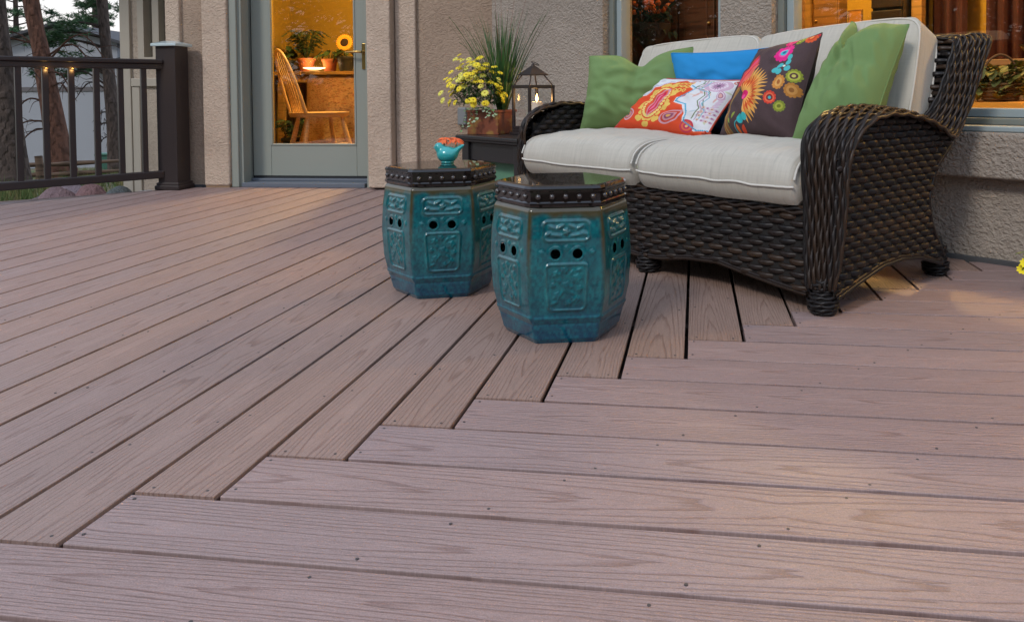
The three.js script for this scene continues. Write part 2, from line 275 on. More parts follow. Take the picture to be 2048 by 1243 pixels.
  part('window_frame', [slab(-2.034, -1.975, 0.901, 2.2, bz - 0.12, bz + 0.01, 0.004), slab(-1.772, -1.746, 0.901, 2.2, bz - 0.12, bz + 0.01, 0.004), slab(-1.912, -1.85, 0.945, 2.2, bz - 0.12, bz - 0.01, 0.004), slab(-1.974, -1.773, 0.901, 0.945, bz - 0.12, bz + 0.02, 0.004)], M.wallTrim, bw);
  for (const [a, b] of [[-1.975, -1.912], [-1.85, -1.772]]) part('pane', slab(a, b, 0.945, 2.2, bz - 0.08, bz - 0.076, 0.0005), M.glass, bw);
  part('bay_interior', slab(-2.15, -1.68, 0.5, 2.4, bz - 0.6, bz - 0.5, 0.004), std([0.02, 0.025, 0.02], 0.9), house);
}

/* ------------------------------------------------------------------ railing */
const A0 = [-2.83, 0, -5.08], RTHL = Math.atan2(0.61, 0.57) + PI; // x runs from the post along the rail, away from the house
{
  const t = thing('deck_railing', 'dark brown composite railing with square balusters and capped post by the house corner', 'railing', A0, 0);
  const g = new THREE.Matrix4().makeRotationY(Math.atan2(-0.61, -0.57));
  const R = (q) => (Array.isArray(q) ? fuse(q) : q).clone().applyMatrix4(g); // local +x along the rail
  const len = 1.24;
  part('top_rail', R([slab(-0.02, len, 0.828, 0.856, -0.036, 0.036, 0.007), slab(-0.02, len, 0.792, 0.8285, -0.022, 0.022, 0.006)]), M.rail, t);
  part('bottom_rail', R([slab(-0.02, len, 0.078, 0.128, -0.022, 0.022, 0.008)]), M.rail, t);
  for (let k = 0; k < 9; k++) { const x = 0.088 + k * 0.1329; if (x < len - 0.05) part('baluster', R(slab(x - 0.016, x + 0.016, 0.124, 0.796, -0.016, 0.016, 0.004)), M.rail, t); }
  const px = 0.058, pz = -0.066, post = part('post', new RoundedBoxGeometry(0.138, 0.95, 0.138, 2, 0.005).rotateY(DTH).translate(px, 0.475, pz), M.rail, t);
  part('post_cap', fuse([new RoundedBoxGeometry(0.178, 0.018, 0.178, 2, 0.004).translate(0, 0.952, 0), new THREE.CylinderGeometry(0.045, 0.122, 0.018, 4).rotateY(PI / 4).translate(0, 0.970, 0)]).rotateY(DTH).translate(px, 0, pz), M.cap, t);
  part('post_skirt', fuse([new RoundedBoxGeometry(0.172, 0.03, 0.172, 2, 0.006).translate(0, 0.0155, 0), new RoundedBoxGeometry(0.158, 0.03, 0.158, 2, 0.008).translate(0, 0.035, 0)]).rotateY(DTH).translate(px, 0, pz), M.rail, t);
  part('post', R(slab(len, len + 0.138, 0, 0.95, -0.069, 0.069, 0.005)), M.rail, t);
  const glow = std([0.8, 0.5, 0.2], 0.5, { emissive: new THREE.Color().setRGB(1, 0.5, 0.12), emissiveIntensity: 0.8 });
  for (const x of [0.088 + 0.1329 * 4, 0.088 + 0.1329 * 3]) { // two small downlights under the top rail
    const lx = x - 0.004; part('rail_light', R(box(0.010, 0.004, 0.008, lx, 0.7895, -0.0215, 0.001)), glow, t);
    const p = V(lx, 0.776, -0.034).applyMatrix4(g).add(V(...A0)), l = new THREE.PointLight(new THREE.Color(1, 0.56, 0.16), 0.006); l.position.copy(p); l.name = 'rail_lamp'; l.castShadow = true; l.shadow.radius = 0.25; scene.add(l);
  }
}
/* ------------------------------------------------------------------ wicker loveseat. Own axes: x from its left arm to its right arm, z towards its front */
const SO = V(0.186, 0, -2.695), STH = -48.7 * PI / 180;
const sofaAt = (x, y, z) => V(x, y, z).applyAxisAngle(V(0, 1, 0), STH).add(SO);
const onSofa = (name, label, cat, p, group) => thing(name, label, cat, sofaAt(...p).toArray(), STH, group);
const off = (g, p) => (Array.isArray(g) ? fuse(g) : g).translate(-p[0], -p[1], -p[2]);
const wickers = [[0.018, 0.012, 0.010], [0.026, 0.016, 0.011], [0.012, 0.010, 0.010], [0.036, 0.021, 0.013], [0.019, 0.015, 0.014]].map((c) => phys(c, 0.42, { specularIntensity: 0.6 }));
const wk = () => wickers[Math.floor(rnd() * wickers.length)];
const dark = std([0.012, 0.010, 0.009], 0.9);
function oval(C, N, a, b, n = 6) { // a strand through points C; a = half depth along the normals N, b = half width
  const pos = [], idx = [], L = C.length;
  for (let i = 0; i < L; i++) {
    const T = C[Math.min(L - 1, i + 1)].clone().sub(C[Math.max(0, i - 1)]).normalize(), B = T.clone().cross(N[i]).normalize(), nn = B.clone().cross(T).normalize();
    const k = i === 0 || i === L - 1 ? 0.5 : 1;
    for (let j = 0; j < n; j++) { const th = (j + 0.5) / n * PI * 2, q = C[i].clone().addScaledVector(nn, cos(th) * a * k).addScaledVector(B, sin(th) * b * k); pos.push(q.x, q.y, q.z); }
    if (i < L - 1) for (let j = 0; j < n; j++) { const p = i * n + j, q = i * n + (j + 1) % n; idx.push(p, q, p + n, q, q + n, p + n); }
  }
  return grid(pos, idx);
}
const sofa = onSofa('wicker_loveseat', 'dark brown woven wicker loveseat with rolled arms in front of the lit window', 'loveseat', [0, 0, 0]);
{
  const X = V(1, 0, 0), NX = V(-1, 0, 0), Z = V(0, 0, 1);
  // rows of strands on an upright panel. map(s, y, d) -> point, inside(s, y), range of s, rows of y
  function weave(parent, map, N, inside, s0, s1, y0, y1, dy, P, A, a, b, tag) {
    let r = 0;
    for (let y = y0; y <= y1; y += dy, r++) {
      let C = [], ph = r % 2 ? PI : 0; const jit = rr(-0.15, 0.15), m = wk();
      const done = () => { if (C.length > 3) part('strand', oval(C, C.map(() => N), a, b * rr(0.94, 1.06)), m, parent); C = []; };
      for (let s = s0; s <= s1 + 1e-6; s += P / 12) { if (inside(s, y)) { const w = sin(s / P * 2 * PI + ph + jit); C.push(map(s, y + 0.0012 * sin(s * 31 + r), A * w)); } else done(); }
      done();
    }
  }
  const zb = (y) => { const q = [[0.04, -0.70], [0.09, -0.665], [0.185, -0.59], [0.27, -0.568], [0.38, -0.615], [0.46, -0.72], [0.50, -0.74], [0.6, -0.74]]; for (let i = 0; i < q.length - 1; i++) if (y <= q[i + 1][0]) return mix(q[i][1], q[i + 1][1], (y - q[i][0]) / (q[i + 1][0] - q[i][0])); return -0.74; };
  const lin = (q, x) => { if (x <= q[0][0]) return q[0][1]; for (let i = 0; i < q.length - 1; i++) if (x <= q[i + 1][0]) return mix(q[i][1], q[i + 1][1], (x - q[i][0]) / (q[i + 1][0] - q[i][0])); return q[q.length - 1][1]; };
  const yb = (z) => lin([[-0.70, 0.055], [-0.62, 0.066], [-0.5, 0.100], [-0.38, 0.113], [-0.26, 0.110], [-0.12, 0.082], [0.0, 0.055]], z);
  const yt = (z) => lin([[-0.74, 0.475], [-0.58, 0.512], [-0.4, 0.555], [-0.2, 0.565], [-0.1, 0.535], [-0.04, 0.47], [0.02, 0.42]], z);
  const yApron = (x) => lin([[0, 0.060], [0.08, 0.066], [0.2, 0.086], [0.33, 0.094], [0.45, 0.076], [0.56, 0.062], [0.66, 0.052]], Math.abs(x));
  function coreSheet(map, inside, s0, s1, y0, y1, d = 0.007) { // small cells wherever the panel is
    const pos = [], idx = []; let k = 0;
    for (let s = s0; s < s1; s += d) for (let y = y0; y < y1; y += d) if (inside(s + d / 2, y + d / 2)) { for (const [a, b] of [[0, 0], [d, 0], [d, d], [0, d]]) { const p = map(s + a, y + b, 0.0008); pos.push(p.x, p.y, p.z); } idx.push(k, k + 1, k + 2, k, k + 2, k + 3); k += 4; }
    return grid(pos, idx);
  }
  const outline = (f) => { const s = new THREE.Shape(); f(s); return s; };
  for (const sd of [1, -1]) {
    const side = new THREE.Group(); side.name = 'side_panel'; sofa.add(side);
    const xo = (y) => 0.738 + 0.02 * sst(0.3, 0.55, y);
    weave(side, (z, y, d) => V(sd * (xo(y) + d), y, z), sd > 0 ? X : NX, (z, y) => z > zb(y) && y > yb(z) && y < yt(z), -0.76, 0.0, 0.066, 0.57, 0.0205, 0.066, 0.0072, 0.0062, 0.0098);
    part('core', coreSheet((z, y, d) => V(sd * (xo(y) + d), y, z), (z, y) => z > zb(y) + 0.004 && y > yb(z) + 0.002 && y < yt(z), -0.76, 0.0, 0.05, 0.58), dark, side);
    // dark core the strands are woven on, with its arched lower edge
    const pts = []; for (let z = -0.02; z >= -0.69; z -= 0.03) pts.push([-z, yb(z) + 0.012]); for (let y = 0.09; y <= 0.47; y += 0.03) pts.push([-zb(y) - 0.012, y]); for (let z = -0.70; z <= -0.02; z += 0.04) pts.push([-z, yt(z) - 0.01]);
    part('core', extrude(pts, 0.03).rotateY(PI / 2).translate(sd > 0 ? 0.698 : -0.728, 0, 0), dark, side);
    // edge strands along the arched bottom and the back edge
    for (const [k, dy] of [[0, 0], [1, 0.008]]) { const C = []; for (let z = -0.005; z >= -0.672; z -= 0.02) C.push(V(sd * (0.742 + 0.004 * k), yb(z) - dy + 0.002, z)); part('edge_strand', oval(C, C.map(() => sd > 0 ? X : NX), 0.006, 0.006), wickers[k + 1], side); }
    { const C = []; for (let y = 0.07; y <= 0.47; y += 0.02) C.push(V(sd * (xo(y)), y, zb(y) - 0.002)); part('edge_strand', oval(C, C.map(() => sd > 0 ? X : NX), 0.007, 0.008), wickers[0], side); }
    // inner face of the arm
    const inner = new THREE.Group(); inner.name = 'arm_lining'; sofa.add(inner);
    weave(inner, (z, y, d) => V(sd * (0.672 - d), y, z), sd > 0 ? NX : X, (z, y) => y < yt(z) + 0.005, -0.66, -0.01, 0.38, 0.575, 0.0205, 0.066, 0.0072, 0.0062, 0.0098);
    part('core', coreSheet((z, y, d) => V(sd * (0.672 - d), y, z), (z, y) => y < yt(z) + 0.005, -0.66, -0.01, 0.36, 0.575), dark, inner);
    part('core', slab(sd > 0 ? 0.678 : -0.69, sd > 0 ? 0.69 : -0.678, 0.2, 0.50, -0.66, -0.03), dark, inner);
  }
  // woven bands that run up the front of each arm, over it and up the wing of the back
  const E = [[[0.668, 0.072, 0.028], [0.742, 0.072, 0.008]], [[0.660, 0.16, 0.026], [0.758, 0.16, 0.000]], [[0.660, 0.30, 0.026], [0.768, 0.30, -0.012]], [[0.660, 0.42, 0.036], [0.772, 0.41, -0.020]], [[0.662, 0.50, 0.030], [0.778, 0.48, -0.045]], [[0.664, 0.545, -0.015], [0.785, 0.528, -0.085]], [[0.662, 0.572, -0.085], [0.792, 0.556, -0.14]],
    [[0.660, 0.586, -0.17], [0.798, 0.568, -0.21]], [[0.660, 0.584, -0.28], [0.800, 0.564, -0.31]], [[0.660, 0.572, -0.40], [0.798, 0.550, -0.42]], [[0.664, 0.550, -0.50], [0.794, 0.524, -0.53]], [[0.674, 0.532, -0.58], [0.785, 0.490, -0.63]], [[0.692, 0.545, -0.635], [0.772, 0.480, -0.71]], [[0.712, 0.59, -0.672], [0.770, 0.53, -0.775]],
    [[0.722, 0.65, -0.705], [0.776, 0.60, -0.825]], [[0.728, 0.72, -0.740], [0.783, 0.69, -0.872]], [[0.730, 0.775, -0.768], [0.788, 0.765, -0.915]], [[0.728, 0.800, -0.785], [0.788, 0.800, -0.940]], [[0.712, 0.813, -0.800], [0.772, 0.822, -0.958]], [[0.690, 0.812, -0.806], [0.745, 0.824, -0.965]], [[0.66, 0.806, -0.806], [0.70, 0.818, -0.965]]];
  for (const sd of [1, -1]) {
    const band = new THREE.Group(); band.name = 'arm_band'; sofa.add(band);
    const c0 = curve(E.map((e) => e[0])), c1 = curve(E.map((e) => e[1])), n = 240, P0 = [], P1 = [], NN = [];
    for (let i = 0; i <= n; i++) { P0.push(c0.getPoint(i / n)); P1.push(c1.getPoint(i / n)); }
    for (let i = 0; i <= n; i++) { const m = (k) => P0[k].clone().add(P1[k]), T = m(Math.min(n, i + 1)).sub(m(Math.max(0, i - 1))).normalize(), W = P1[i].clone().sub(P0[i]).normalize(); NN.push(W.cross(T).normalize()); }
    const flipP = (p) => sd > 0 ? p : V(-p.x, p.y, p.z), J = 14;
    let len = 0; const arc = [0]; for (let i = 1; i <= n; i++) { len += P0[i].clone().add(P1[i]).multiplyScalar(0.5).distanceTo(P0[i - 1].clone().add(P1[i - 1]).multiplyScalar(0.5)); arc.push(len); }
    for (let j = 0; j < J; j++) {
      const f = j / (J - 1), C = [], N2 = [], ph = rr(0, 0.9) + j * PI * 0.9;
      for (let i = 0; i <= n; i++) { const wv = sin(arc[i] / 0.088 * 2 * PI + ph), edge = 1 - 0.5 * Math.pow(2 * f - 1, 6), drop = -0.008 * Math.pow(Math.abs(2 * f - 1), 3); C.push(flipP(P0[i].clone().lerp(P1[i], clamp(f + 0.018 * cos(arc[i] / 0.088 * 2 * PI + ph) * edge)).addScaledVector(NN[i], 0.0052 * wv * edge + drop))); N2.push(flipP(NN[i])); }
      part('strand', oval(C, N2, 0.0055, 0.0056), wk(), band);
    }
    const pos = [], idx = []; for (let i = 0; i <= n; i++) { for (const q of [P0[i], P1[i]]) { const p = flipP(q.clone().addScaledVector(NN[i], -0.004)); pos.push(p.x, p.y, p.z); } if (i < n) idx.push(i * 2, i * 2 + 1, i * 2 + 2, i * 2 + 1, i * 2 + 3, i * 2 + 2); }
    part('core', grid(pos, idx), dark, band);
  }
  // front apron
  const apron = new THREE.Group(); apron.name = 'front_apron'; sofa.add(apron);
  weave(apron, (x, y, d) => V(x, y, 0.004 + d), Z, (x, y) => y > yApron(x), -0.665, 0.668, 0.062, 0.268, 0.0186, 0.076, 0.0070, 0.006, 0.0090);
  part('core', coreSheet((x, y, d) => V(x, y, 0.004 + d), (x, y) => y > yApron(x) + 0.002, -0.665, 0.665, 0.05, 0.285), dark, apron);
  { const pts = []; for (let x = -0.665; x <= 0.666; x += 0.035) pts.push([x, yApron(x) + 0.01]); pts.push([0.665, 0.30], [-0.665, 0.30]); part('core', extrude(pts, 0.03).translate(0, 0, -0.037), dark, apron); }
  for (const k of [0, 1, 2]) { const C = []; for (let x = -0.665; x <= 0.668; x += 0.012) C.push(V(x, 0.280 + k * 0.009 + 0.003 * sin(x * 90 + k * 2.1), 0.010 - k * 0.003 + 0.003 * cos(x * 90 + k * 2.1))); part('edge_strand', oval(C, C.map(() => Z), 0.005, 0.006), wickers[k + 1], apron); }
  for (const k of [0, 1]) { const C = []; for (let x = -0.665; x <= 0.668; x += 0.02) C.push(V(x, yApron(x) + 0.002 - k * 0.007, 0.006)); part('edge_strand', oval(C, C.map(() => Z), 0.006, 0.006), wickers[k], apron); }
  part('seat_deck', slab(-0.665, 0.665, 0.27, 0.298, -0.62, -0.03, 0.005), dark, sofa);
  // woven back
  const back = new THREE.Group(); back.name = 'backrest'; sofa.add(back);
  const bz = (y) => -0.63 - 0.17 * (y - 0.45) / 0.35;
  weave(back, (x, y, d) => V(x, y, bz(y) + d), V(0, 0.4, 0.9).normalize(), () => true, -0.72, 0.722, 0.46, 0.80, 0.0225, 0.066, 0.0075, 0.0062, 0.0095);
  part('core', new THREE.BoxGeometry(1.44, 0.46, 0.03).rotateX(-0.45).translate(0, 0.60, -0.745), dark, back);
  for (let j = 0; j < 9; j++) { const f = j / 8, C = [], N2 = []; for (let x = -0.70; x <= 0.701; x += 0.02) { C.push(V(x, 0.808 + 0.012 * sin(f * PI) + 0.003 * sin(x * 70 + j * 2.8), mix(-0.80, -0.962, f))); N2.push(V(0, 1, 0)); } part('strand', oval(C, N2, 0.006, 0.0085), wk(), back); }
  part('core', new THREE.BoxGeometry(1.44, 0.38, 0.012).rotateX(-0.56).translate(0, 0.645, -0.852), dark, back);
  // feet: wrapped collar over a wrapped ball
  const prof = [[0.028, 0.098], [0.033, 0.094], [0.033, 0.078], [0.030, 0.066], [0.037, 0.052], [0.042, 0.036], [0.041, 0.020], [0.033, 0.006], [0.026, 0.003]];
  for (const [x, z] of [[0.70, -0.01], [-0.70, -0.01], [0, -0.02], [0.70, -0.705], [-0.70, -0.705]]) {
    const foot = part('foot', lathe([[0.001, 0.001], ...prof.map(([r, y]) => [r - 0.004, y]).reverse(), [0.02, 0.13], [0.001, 0.13]], 20).translate(x, 0, z), dark, sofa);
    const c = curve(prof.map(([r, y]) => [r, y, 0])), C = [], N2 = [], turns = 12, st = 22;
    for (let i = 0; i <= turns * st; i++) { const q = c.getPoint(i / (turns * st)), a = i / st * PI * 2, w = q.x + 0.0022 * sin(a * 4.5); C.push(V(x + w * cos(a), q.y + 0.002 * sin(a * 3 + i), z + w * sin(a))); N2.push(V(cos(a), 0.1, sin(a)).normalize()); }
    part('wrapping', oval(C, N2, 0.0035, 0.0048), wickers[2], foot);
  }
}

/* ------------------------------------------------------------------ cushions */
const slub = tex(512, 512, (i, j) => { const x = i / 512, y = j / 512; const v = 1 + 0.10 * (noise(x * 120, y * 8, 120, 8, 2) - 0.5) + 0.06 * (noise(x * 10, y * 200, 10, 200, 5) - 0.5) + 0.05 * (hash(i, j, 3) - 0.5) - 0.10 * sst(0.80, 0.95, noise(x * 60, y * 5, 60, 5, 9)); return [v * 0.475, v * 0.445, v * 0.38]; });
const weaveBump = tex(256, 256, (i, j) => 0.5 + 0.25 * sin(i / 256 * PI * 2 * 64) + 0.25 * sin(j / 256 * PI * 2 * 64) , false);
const fabric = new THREE.MeshPhysicalMaterial({ map: rep(slub, 2), bumpMap: rep(weaveBump, 6), bumpScale: 0.0004, roughness: 0.95, side: THREE.DoubleSide, sheen: 0.3, sheenRoughness: 0.6, sheenColor: new THREE.Color(0.5, 0.5, 0.5) });
const piping = std([0.56, 0.53, 0.47], 0.9);
function seatCushion(w, seedN) { // profile in z, y swept along x
  const prof = [[0.020, 0.300], [0.034, 0.314], [0.043, 0.330], [0.050, 0.352], [0.050, 0.380], [0.038, 0.410], [0.012, 0.434], [-0.035, 0.450], [-0.12, 0.460], [-0.28, 0.463], [-0.45, 0.458], [-0.58, 0.445], [-0.625, 0.41], [-0.63, 0.35], [-0.61, 0.302], [-0.3, 0.299], [0.0, 0.298]];
  const c = new THREE.CatmullRomCurve3(prof.map(([z, y]) => V(0, y, z)), true, 'centripetal'), n = 72, m = 40, pts = c.getSpacedPoints(n), cz = -0.29, cy = 0.375;
  const f = (s, t) => {
    const u = 2 * s - 1, e = Math.pow(1 - Math.pow(Math.abs(u), 14), 1 / 6), p = pts[Math.round(t * n) % n], wr = 0.007 * (noise(s * 9, t * 22, 0, 0, seedN) - 0.5) + 0.0022 * (noise(s * 34, t * 8, 0, 0, seedN + 2) - 0.5);
    const crown = p.y > 0.4 ? 0.016 * (1 - u * u) : 0, k = 0.55 + 0.45 * e;
    return [u * w / 2 * 1.0, cy + (p.y - cy) * k * (1 + wr * 6) + crown + wr, cz + (p.z - cz) * (0.86 + 0.14 * e) * (1 + wr)];
  };
  return { f, body: fuse([surface(m, n, f, (s, t) => [s * w, t * 2]), surface(1, n, (s, t) => { const q = f(0, t); return s ? q : [q[0] + 0.002, cy, cz]; }), surface(1, n, (s, t) => { const q = f(1, t); return s ? [q[0] - 0.002, cy, cz] : q; })]), pts };
}
[[-0.338, 'wide off-white seat cushion on the lantern side of the loveseat'], [0.322, 'wide off-white seat cushion under the brown flowered pillow']].forEach(([x, label], k) => {
  const p = [x, 0.298, -0.29], t = onSofa('seat_cushion', label, 'seat cushion', p, 'seat cushions of the loveseat'), w = 0.648, c = seatCushion(w, 50 + k * 7);
  part('cover', c.body.translate(0, -p[1], -p[2]), fabric, t);
  const line = []; for (let i = 0; i <= 40; i++) { const q = c.f(0.012 + 0.976 * i / 40, 3.4 / 72); line.push([q[0], q[1] - p[1], q[2] - p[2] + 0.002]); }
  const up = (s) => { const a = []; for (let i = 4; i <= 36; i += 2) { const q = c.f(s, i / 72); a.push([q[0] + (s > 0.5 ? 0.003 : -0.003), q[1] - p[1] + 0.001, q[2] - p[2] + 0.001]); } return a; };
  part('piping', [tube(line, 0.0036, 60, 6)], piping, t); part('piping', tube(up(0.985), 0.0036, 40, 6), piping, t); part('piping', tube(up(0.015), 0.0036, 40, 6), piping, t);
});
function boxCushion(w, h, d, crown, sN) { // soft boxed cushion centred at its middle, thickness along z
  const g = new THREE.BoxGeometry(w, h, d, 36, 28, 8), P = g.attributes.position, r = 0.035;
  for (let i = 0; i < P.count; i++) {
    let x = P.getX(i), y = P.getY(i), z = P.getZ(i); const u = x / (w / 2), v = y / (h / 2), k = (1 - Math.pow(Math.abs(u), 2.5)) * (1 - Math.pow(Math.abs(v), 2.5));
    const cx = clamp(x, -w / 2 + r, w / 2 - r), cy = clamp(y, -h / 2 + r, h / 2 - r), dx = x - cx, dy = y - cy, L = Math.hypot(dx, dy), M2 = Math.max(Math.abs(dx), Math.abs(dy)); if (L > 0) { x = cx + dx * M2 / L; y = cy + dy * M2 / L; }
    x *= 1 + 0.018 * (1 - v * v) * Math.abs(u); y *= 1 + 0.03 * (1 - u * u) * Math.abs(v);
    z = z * (1 + crown * k) + 0.006 * (noise(u * 3 + 9, v * 3 + 4, 0, 0, sN) - 0.5);
    P.setXYZ(i, x, y, z);
  }
  g.computeVertexNormals(); return triUV(g);
}
[[-0.325, 0.622, 0.655, 0.03, 'leaning off-white back cushion behind the blue pillow'], [0.342, 0.640, 0.655, 0.055, 'leaning off-white back cushion behind the two right-hand pillows beside the wicker wing']].forEach(([x, y, w, roll, label], k) => {
  const p = [x, y, -0.655], h = 0.43, d = 0.135, t = onSofa('back_cushion', label, 'back cushion', p, 'back cushions of the loveseat');
  const m = new THREE.Matrix4().makeRotationX(-0.38).multiply(new THREE.Matrix4().makeRotationZ(roll));
  part('cover', boxCushion(w, h, d, 0.55, 60 + k).applyMatrix4(m), fabric, t);
  for (const z of [-d / 2, d / 2]) { const a = []; for (let i = 0; i <= 64; i++) { const th = i / 64 * PI * 2, c = cos(th), s = sin(th), q = Math.pow(Math.pow(Math.abs(c), 9) + Math.pow(Math.abs(s), 9), -1 / 9), u = c * q, v = s * q; a.push(V(u * w / 2 * (1 + 0.018 * (1 - v * v)) , v * h / 2 * (1 + 0.03 * (1 - u * u)), z * 0.98)); } part('piping', tube(a, 0.0042, 140, 6).applyMatrix4(m), piping, t); }
});

/* ------------------------------------------------------------------ throw pillows: a soft sheet on each side of four corners */
function pillow(c, T, o = {}) { // c: bl, br, tr, tl in the loveseat's axes; o.chop dents the top edge
  const [bl, br, tr, tl] = c.map((q) => V(...q)), n = 44;
  const nrm = br.clone().sub(bl).cross(tl.clone().sub(bl)).add(tr.clone().sub(tl).cross(tr.clone().sub(br))).normalize(), up = tl.clone().add(tr).sub(bl).sub(br).multiplyScalar(0.5);
  const f = (sgn) => (s, t) => {
    const u = 2 * s - 1, v = 2 * t - 1, pin = o.pinch ?? 0.07, uu = u * (1 - pin * (1 - v * v) * Math.pow(Math.abs(u), 3)), vv = v * (1 - pin * (1 - u * u) * Math.pow(Math.abs(v), 3)), a = (uu + 1) / 2, b = (vv + 1) / 2;
    const q = bl.clone().lerp(br, a).lerp(tl.clone().lerp(tr, a), b);
    let h = T * Math.pow(Math.max(0, (1 - Math.pow(Math.abs(u), 2.6)) * (1 - Math.pow(Math.abs(v), 2.6))), 0.62) * (1 - 0.18 * v);
    const wr = (noise(u * 2.2 + 5, v * 2.2 + 3, 0, 0, o.seed || 1) - 0.5) * 0.28 + (noise(u * 6 + v * 4, v * 5 - u * 2, 0, 0, (o.seed || 1) + 4) - 0.5) * 0.24; h *= 1 + wr;
    if (o.chop) { const cx = o.chopAt || 0, g = Math.exp(-Math.pow((u - cx) / 0.30, 2)), rise = Math.pow((v + 1) / 2, 3); q.addScaledVector(up, -o.chop * g * rise); h *= 1 - 0.55 * Math.exp(-Math.pow((u - cx) / 0.13, 2)) * Math.pow((v + 1) / 2, 1.5); }
    const rad = Math.hypot(u, v), crn = sst(1.0, 1.3, rad) * sin(Math.atan2(Math.abs(v), Math.abs(u)) * 18) * 0.004; h += crn * (sgn > 0 ? 1 : -1) * (1 - Math.max(Math.abs(u), Math.abs(v))) * 4;
    q.addScaledVector(nrm, sgn * Math.max(0.0006, h) + (o.bow || 0) * (1 - u * u)); return [q.x, q.y, q.z];
  };
  const edge = []; const F = f(1); for (let i = 0; i < 160; i++) { const k = Math.floor(i / 40), t = (i % 40) / 40; edge.push(F(...[[t, 0], [1, t], [1 - t, 1], [0, 1 - t]][k])); } edge.push(edge[0]);
  return { front: surface(n, n, f(1)), back: surface(n, n, f(-1), (s, t) => [1 - s, t]), edge };
}
const canvasTex = (w, h, draw) => { const cv = document.createElement('canvas'); cv.width = w; cv.height = h; draw(cv.getContext('2d')); const t = new THREE.CanvasTexture(cv); t.colorSpace = THREE.SRGBColorSpace; return t; };
const cloth = (c, o = {}) => new THREE.MeshPhysicalMaterial({ color: new THREE.Color().setRGB(...c), roughness: 0.92, bumpMap: rep(weaveBump, 5), bumpScale: 0.0006, side: THREE.DoubleSide, sheen: 0.25, sheenRoughness: 0.5, sheenColor: new THREE.Color().setRGB(...c), ...o });
function addPillow(label, c, T, o, front, back, edgeMat) {
  const base = [0, 1, 2].map((k) => (c[0][k] + c[1][k]) / 2), t = onSofa('throw_pillow', label, 'pillow', base, 'throw pillows on the loveseat'), p = pillow(c, T, o);
  part('front_cover', off(p.front, base), front, t); part('back_cover', off(p.back, base), back, t);
  const e = tube(p.edge, o.welt || 0.0022, 160, 6); part('seam', off(e, base), edgeMat || back, t);
  return t;
}
const green = cloth([0.150, 0.245, 0.085]);
addPillow('plain green square pillow leaning by the lantern-side arm', [[-0.62, 0.458, -0.235], [-0.20, 0.455, -0.47], [-0.275, 0.815, -0.575], [-0.652, 0.785, -0.322]], 0.115, { pinch: 0.05, chop: 0.17, chopAt: 0.05, seed: 3 }, green, green);
addPillow('plain green pillow with pinched top against the wicker arm, behind the brown one', [[0.462, 0.466, -0.20], [0.70, 0.48, -0.26], [0.672, 0.845, -0.565], [0.405, 0.880, -0.665]], 0.105, { pinch: 0.05, chop: 0.30, chopAt: -0.30, seed: 8 }, green, green);
const blue = cloth([0.012, 0.24, 0.56]);
addPillow('bright blue lumbar pillow peeking out behind the paisley one', [[-0.28, 0.46, -0.47], [0.13, 0.46, -0.50], [0.168, 0.792, -0.52], [-0.295, 0.788, -0.46]], 0.065, { seed: 12, pinch: 0.05 }, blue, blue);
// orange paisley print
const petal = (g, x, y, a, L, w, col) => { g.save(); g.translate(x, y); g.rotate(a); g.beginPath(); g.moveTo(0, 0); g.bezierCurveTo(w, -L * 0.35, w * 0.7, -L * 0.8, 0, -L); g.bezierCurveTo(-w * 0.7, -L * 0.8, -w, -L * 0.35, 0, 0); g.fillStyle = col; g.fill(); g.restore(); };
const disc = (g, x, y, r, col) => { g.beginPath(); g.arc(x, y, r, 0, PI * 2); g.fillStyle = col; g.fill(); };
const paisley = (g, x, y, a, s, cols) => cols.forEach((c, i) => { const k = s * (1 - i * 0.2); g.save(); g.translate(x, y); g.rotate(a); g.beginPath(); g.moveTo(0, -k); g.bezierCurveTo(k * 0.75, -k * 0.5, k * 0.7, k * 0.7, 0, k * 0.75); g.bezierCurveTo(-k * 0.65, k * 0.7, -k * 0.5, -k * 0.1, 0, -k); g.fillStyle = c; g.fill(); g.restore(); });
const scallop = (g, pts, r, col, wob) => pts.forEach(([x, y], i) => disc(g, x + (i % 2) * wob, y, r, col));
